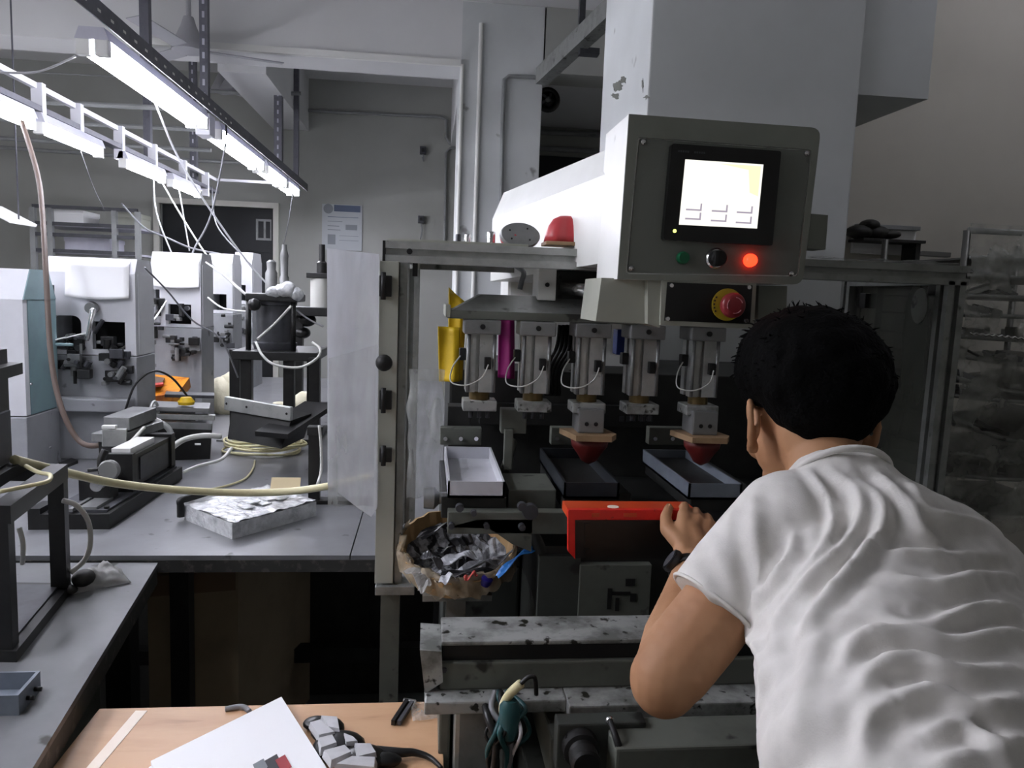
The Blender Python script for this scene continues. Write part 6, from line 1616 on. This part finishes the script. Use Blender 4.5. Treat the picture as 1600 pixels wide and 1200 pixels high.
# head
hf = Vector((0.07, 0.93, -0.30)).normalized(); hu = Vector((0.05, 0.25, 1)); hu = (hu - hf * hu.dot(hf)).normalized(); hr = hf.cross(hu).normalized()
HR = Matrix((hr, hf, hu)).transposed(); HS = 1.06
def H(x, y, z): return headc + HR @ (Vector((x, y, z)) * HS)
def hell(bm, x, y, z, rx, ry_, rz): ell(bm, H(x, y, z), (rx * HS, ry_ * HS, rz * HS), HR)
hell(bm, 0, -0.004, 0.03, 0.074, 0.092, 0.084)      # cranium
hell(bm, 0, 0.03, -0.02, 0.066, 0.062, 0.075)       # face
hell(bm, 0, -0.045, -0.015, 0.062, 0.05, 0.06)      # occiput
hell(bm, 0, 0.05, -0.075, 0.045, 0.042, 0.036)      # jaw
hell(bm, 0, 0.078, -0.095, 0.022, 0.018, 0.016)     # chin
limb(bm, [(H(0, 0.086, 0.012), 0.008), (H(0, 0.104, -0.022), 0.011), (H(0, 0.1, -0.03), 0.012)])   # nose
for sx in (-1, 1):
    hell(bm, sx * 0.012, 0.094, -0.03, 0.008, 0.009, 0.007)
    hell(bm, sx * 0.04, 0.07, -0.03, 0.022, 0.02, 0.02)          # cheeks
    hell(bm, sx * 0.03, 0.084, 0.024, 0.022, 0.01, 0.007)        # brows
    # ear: rim, lobe and bowl
    ex = sx * 0.079
    rim = [(0.0, 0.018), (-0.006, 0.034), (-0.020, 0.038), (-0.031, 0.028), (-0.033, 0.008), (-0.026, -0.012), (-0.016, -0.026), (-0.006, -0.03)]
    limb(bm, [(H(ex + sx * (0.004 - y * 0.30), y - 0.0, z - 0.014), 0.0062) for y, z in rim], 8, 0.6)
    hell(bm, ex + sx * 0.0, -0.012, -0.006, 0.006, 0.018, 0.026)
    hell(bm, ex + sx * 0.0, -0.006, -0.04, 0.007, 0.009, 0.011)
hell(bm, 0, 0.092, -0.058, 0.024, 0.010, 0.0055); hell(bm, 0, 0.09, -0.068, 0.02, 0.010, 0.006)   # lips
org = Vector((pelvis.x, pelvis.y, 0.0))
person = mesh_obj('person', remeshed(bm, 0.0036, 5), 'skin', None, org)
person['label'] = 'man in white shirt bending over the printing machine'; person['category'] = 'person'
WLOC[person.name] = org
for sx in (-1, 1):
    bm = B(); ell(bm, H(sx * 0.031, 0.083, 0.006), (0.0115,) * 3); e_ = part('eye', bm, 'eye_white', person, True)
    bm = B(); ell(bm, H(sx * 0.031, 0.0915, 0.005), (0.0055, 0.0055, 0.0055)); part('iris', bm, 'rubber', e_, True)
# ---------------- hair
bm = B()
N = 900; rnd = random.Random(4)
tufts = []
for i in range(N):
    z = 1 - 2 * (i + 0.5) / N; r_ = math.sqrt(1 - z * z); an = i * 2.399963
    x, y = r_ * math.cos(an), r_ * math.sin(an)
    # hairline height by direction: front high, sides above ear, back down to nape
    if y > 0.15: hl = 0.10 + 0.55 * (y - 0.15) / 0.85
    elif y > -0.35: hl = 0.10 - 0.15 * (0.15 - y) / 0.5
    else: hl = -0.05 - 0.62 * min(1, (-0.35 - y) / 0.4)
    if z < hl: continue
    th = 0.006 + 0.026 * min(1, max(0, (z - hl) / 0.7)) + 0.012 * max(0, z) + 0.012 * max(0, y)
    sx_, sy_, sz_ = 0.074, 0.094, 0.086
    cz_ = 0.03
    if z < 0: sx_, sy_, sz_ = 0.071, 0.094, 0.094
    p = Vector((x * sx_, y * sy_ - 0.004, z * sz_ + cz_)); nrm = Vector((x / sx_, y / sy_, z / sz_)).normalized()
    rr_ = 0.014 + th * 0.5
    jit = rnd.uniform(-0.004, 0.004) * min(1, (z - hl) * 4)
    q_ = p + nrm * (th - rr_ * 0.6 + jit)
    ell(bm, H(*q_), (rr_ * HS,) * 3, None, 8)
    if rnd.random() < 0.75 and z > hl + 0.12: tufts.append((p + nrm * (th + rr_ * 0.2), nrm, z))
hm = remeshed(bm, 0.0045, 3)
bm = B(); bm.from_mesh(hm); bpy.data.meshes.remove(hm)
for (p, nrm, z) in tufts:
    for k in range(3):
        dv = (nrm + Vector((rnd.uniform(-.9, .9), rnd.uniform(-.6, 1.0), rnd.uniform(-.6, .5)))).normalized()
        L = rnd.uniform(0.010, 0.022) * (0.7 + 0.5 * max(0, z))
        a_ = H(*p) - (HR @ nrm) * 0.008; m_ = a_ + (HR @ dv) * L * 0.6; b_ = m_ + (HR @ (dv + Vector((rnd.uniform(-.6, .6), .3, -.4))).normalized()) * L * 0.6
        tube(bm, [a_, m_, b_], 0.0032, 4, 2, lambda s_: 1 - 0.85 * s_)
me = bpy.data.meshes.new('hair'); bm.to_mesh(me); bm.free()
o_ = mesh_obj('hair', me, 'hair', person, org, 'short thick black hair')
# ---------------- shirt
bm = B()
for i in range(15):
    t_ = i / 14
    hw = 0.204 - 0.044 * t_
    hd = 0.135 + 0.022 * math.sin(t_ * math.pi)
    c_ = chest.lerp(pelvis, t_ * 1.05) + dors * (-0.018 + 0.0 * math.sin(t_ * math.pi))
    if t_ < 0.12: hw *= 0.86
    if 0.1 < t_ < 0.85: ell(bm, c_ - lat2 * (0.034 - 0.012 * t_), (hw, 0.075, hd * 0.92), Rt, 24)
    ell(bm, c_, (hw, 0.075, hd), Rt, 24)
limb(bm, [(neckb + Vector((0.0, -0.01, -0.012)), 0.076), (neckb + Vector((0.0, -0.035, -0.03)), 0.08), (Lsh.lerp(neckb, 0.35) + Vector((0, -0.01, -0.012)), 0.072), (Lsh + Vector((0.004, 0, 0)), 0.072)])
limb(bm, [(neckb + Vector((0.025, -0.012, -0.012)), 0.074), (neckb + Vector((0.03, -0.035, -0.03)), 0.08), (Rsh.lerp(neckb, 0.4) + Vector((0.01, -0.01, 0.015)), 0.084), (Rsh, 0.074)])
limb(bm, [(chest + dors * 0.03, 0.12), (neckb + Vector((0.02, -0.08, -0.06)), 0.1)])
# sleeves
def sleeve(a, b, t0, r0, r1):
    limb(bm, [(a, r0), (a.lerp(b, t0 * 0.6), (r0 + r1) / 2 + 0.002)])
    cyl(bm, a.lerp(b, 0.05), a.lerp(b, t0), r0 * 0.97, r1, 32)
sleeve(Lsh, elbow + Vector((-0.006, 0.0, 0.0)), 0.60, 0.071, 0.070)
sleeve(Rsh, Relb, 0.62, 0.072, 0.068)
sm = remeshed(bm, 0.0048, 10, 0.5)
# fold lines: pulls from the shoulder/armpit and creases across the back
nv = len(sm.vertices)
co = np.empty(nv * 3); sm.vertices.foreach_get('co', co); co = co.reshape(-1, 3)
no = np.empty(nv * 3); sm.vertices.foreach_get('normal', no); no = no.reshape(-1, 3)
bvh = BVHTree.FromPolygons([Vector(c) for c in co], [tuple(p.vertices) for p in sm.polygons])
folds = [  # pixel polyline guides resolved onto the shirt surface, ridge width, height
    ([(1300, 735), (1340, 770), (1345, 810), (1310, 860), (1260, 910), (1215, 960)], 0.008, 0.010),
    ([(1330, 738), (1375, 780), (1372, 830), (1335, 885), (1290, 940), (1250, 990)], 0.009, 0.010),
    ([(1265, 735), (1300, 790), (1300, 830), (1268, 880), (1225, 925)], 0.007, 0.008),
    ([(1240, 830), (1235, 870), (1205, 910), (1185, 930)], 0.007, 0.008),
    ([(1178, 770), (1180, 840), (1186, 890), (1182, 950), (1176, 990)], 0.010, 0.006),
    ([(1370, 735), (1420, 790), (1440, 830), (1470, 850)], 0.010, 0.009),
    ([(1420, 745), (1450, 800), (1520, 815), (1570, 820)], 0.009, 0.008),
    ([(1340, 860), (1420, 868), (1500, 870), (1570, 868)], 0.010, 0.008),
    ([(1400, 905), (1470, 915), (1540, 900), (1590, 905)], 0.010, 0.009),
    ([(1380, 965), (1450, 978), (1530, 950), (1590, 955)], 0.009, 0.010),
    ([(1310, 1050), (1340, 1000), (1400, 990), (1480, 1000), (1560, 990), (1598, 992)], 0.010, 0.011),
    ([(1345, 1080), (1370, 1040), (1430, 1030), (1500, 1050), (1580, 1040)], 0.010, 0.010),
    ([(1400, 1090), (1460, 1080), (1530, 1105), (1595, 1090)], 0.010, 0.011),
    ([(1350, 1190), (1360, 1120), (1400, 1090)], 0.009, 0.008),
    ([(1440, 1150), (1500, 1130), (1560, 1160), (1598, 1150)], 0.010, 0.011),
    ([(1460, 1195), (1530, 1180), (1590, 1195)], 0.010, 0.010),
    ([(1160, 985), (1180, 1010), (1195, 1050), (1188, 1090)], 0.009, 0.007),
    ([(1280, 960), (1265, 1030), (1250, 1090), (1245, 1160)], 0.014, 0.005),
    ([(1215, 960), (1205, 1010), (1215, 1070)], 0.012, 0.005),
    ([(1110, 850), (1140, 900), (1160, 950)], 0.012, 0.004),
    ([(1080, 880), (1110, 930), (1120, 965)], 0.012, 0.003),
]
disp = np.zeros(nv)
for pl, wd, ht in folds:
    pts = []
    q_ = catmull([Vector((x, y, 0)) for x, y in pl], 5)
    for p in q_:
        d = ray(p.x, p.y).normalized()
        hit = bvh.ray_cast(CAM, d)
        if hit[0] is not None: pts.append(np.array(hit[0]))
    if len(pts) < 3: continue
    pts = np.array(pts)
    best = np.full(nv, 9.0); tt = np.zeros(nv)
    for i in range(len(pts) - 1):
        a_, b_ = pts[i], pts[i + 1]; ab = b_ - a_; L2 = ab @ ab
        if L2 < 1e-9 or L2 > 0.02: continue
        u = np.clip(((co - a_) @ ab) / L2, 0, 1)
        dd = np.linalg.norm(co - (a_ + u[:, None] * ab), axis=1)
        mk = dd < best; best[mk] = dd[mk]; tt[mk] = (i + u[mk]) / (len(pts) - 1)
    env = np.sqrt(np.clip(np.sin(np.pi * np.clip(tt, 0.02, 0.98)), 0, 1))
    disp += env * ht * 1.25 * (np.exp(-(best / wd) ** 2) - 0.45 * np.exp(-((best - wd * 2.1) / (wd * 1.1)) ** 2))
# low random softness
soft = np.array([noise.noise(Vector(c) * 14) for c in co[:, :]]) * 0.004 if nv < 90000 else 0
co2 = co + no * (disp + soft)[:, None]
sm.vertices.foreach_set('co', co2.reshape(-1)); sm.update()
shirt_o = mesh_obj('shirt', sm, 'shirt', person, org, 'creased white short-sleeved shirt')
# hem stitching of the visible sleeve and collar band
hem_c = Lsh.lerp(elbow + Vector((-0.006, 0, 0)), 0.585)
bm = B(); ring(bm, hem_c, armdir, 0.0685, 0.0028, 40, 6); part('sleeve_hem', bm, 'shirt', shirt_o, True)
bm = B(); ring(bm, neckb.lerp(headc, 0.18) + Vector((0.008, -0.014, 0.0)), (headc - neckb) + Vector((0, 0.02, 0.03)), 0.071, 0.005, 40, 8); part('collar', bm, 'shirt', shirt_o, True)
# ---------------- trousers, shoes, watch
bm = B()
ell(bm, pelvis + Vector((0, -0.02, -0.03)), (0.175, 0.12, 0.12), Rt, 20)
for (h, k, a_) in legs: limb(bm, [(h, 0.105), (h.lerp(k, 0.5), 0.09), (k, 0.072), (a_ + Vector((0, 0, 0.0)), 0.062)])
mesh_obj('trousers', remeshed(bm, 0.009, 4), 'trousers', person, org, 'dark work trousers')
for (h, k, a_) in legs:
    bm = B(); limb(bm, [(a_ + Vector((0, -0.05, -0.042)), 0.047), (a_ + Vector((0, 0.08, -0.045)), 0.045), (a_ + Vector((0, 0.17, -0.055)), 0.035)])
    mesh_obj('shoe', remeshed(bm, 0.008, 3), 'rubber', person, org)
wc_ = wrist.lerp(elbow, 0.12); wd_ = (wrist - elbow).normalized()
bm = B(); lathe(bm, [(0.031, -0.009), (0.033, -0.009), (0.033, 0.009), (0.031, 0.009)], wc_, wd_, 28); wt = part('wrist_watch', bm, 'rubber', person, True, label='black wrist watch')
fd = Vector((-0.85, -0.5, 0.2)); fd = (fd - wd_ * fd.dot(wd_)).normalized()
bm = B(); lathe(bm, [(0.019, 0), (0.02, 0.004), (0.018, 0.01)], wc_ + fd * 0.03, fd, 24); part('watch_case', bm, 'bezel', wt, 'auto')
bm = B(); lathe(bm, [(0.015, 0), (0.015, 0.001)], wc_ + fd * 0.0402, fd, 24); part('watch_face', bm, 'dark_steel', wt)
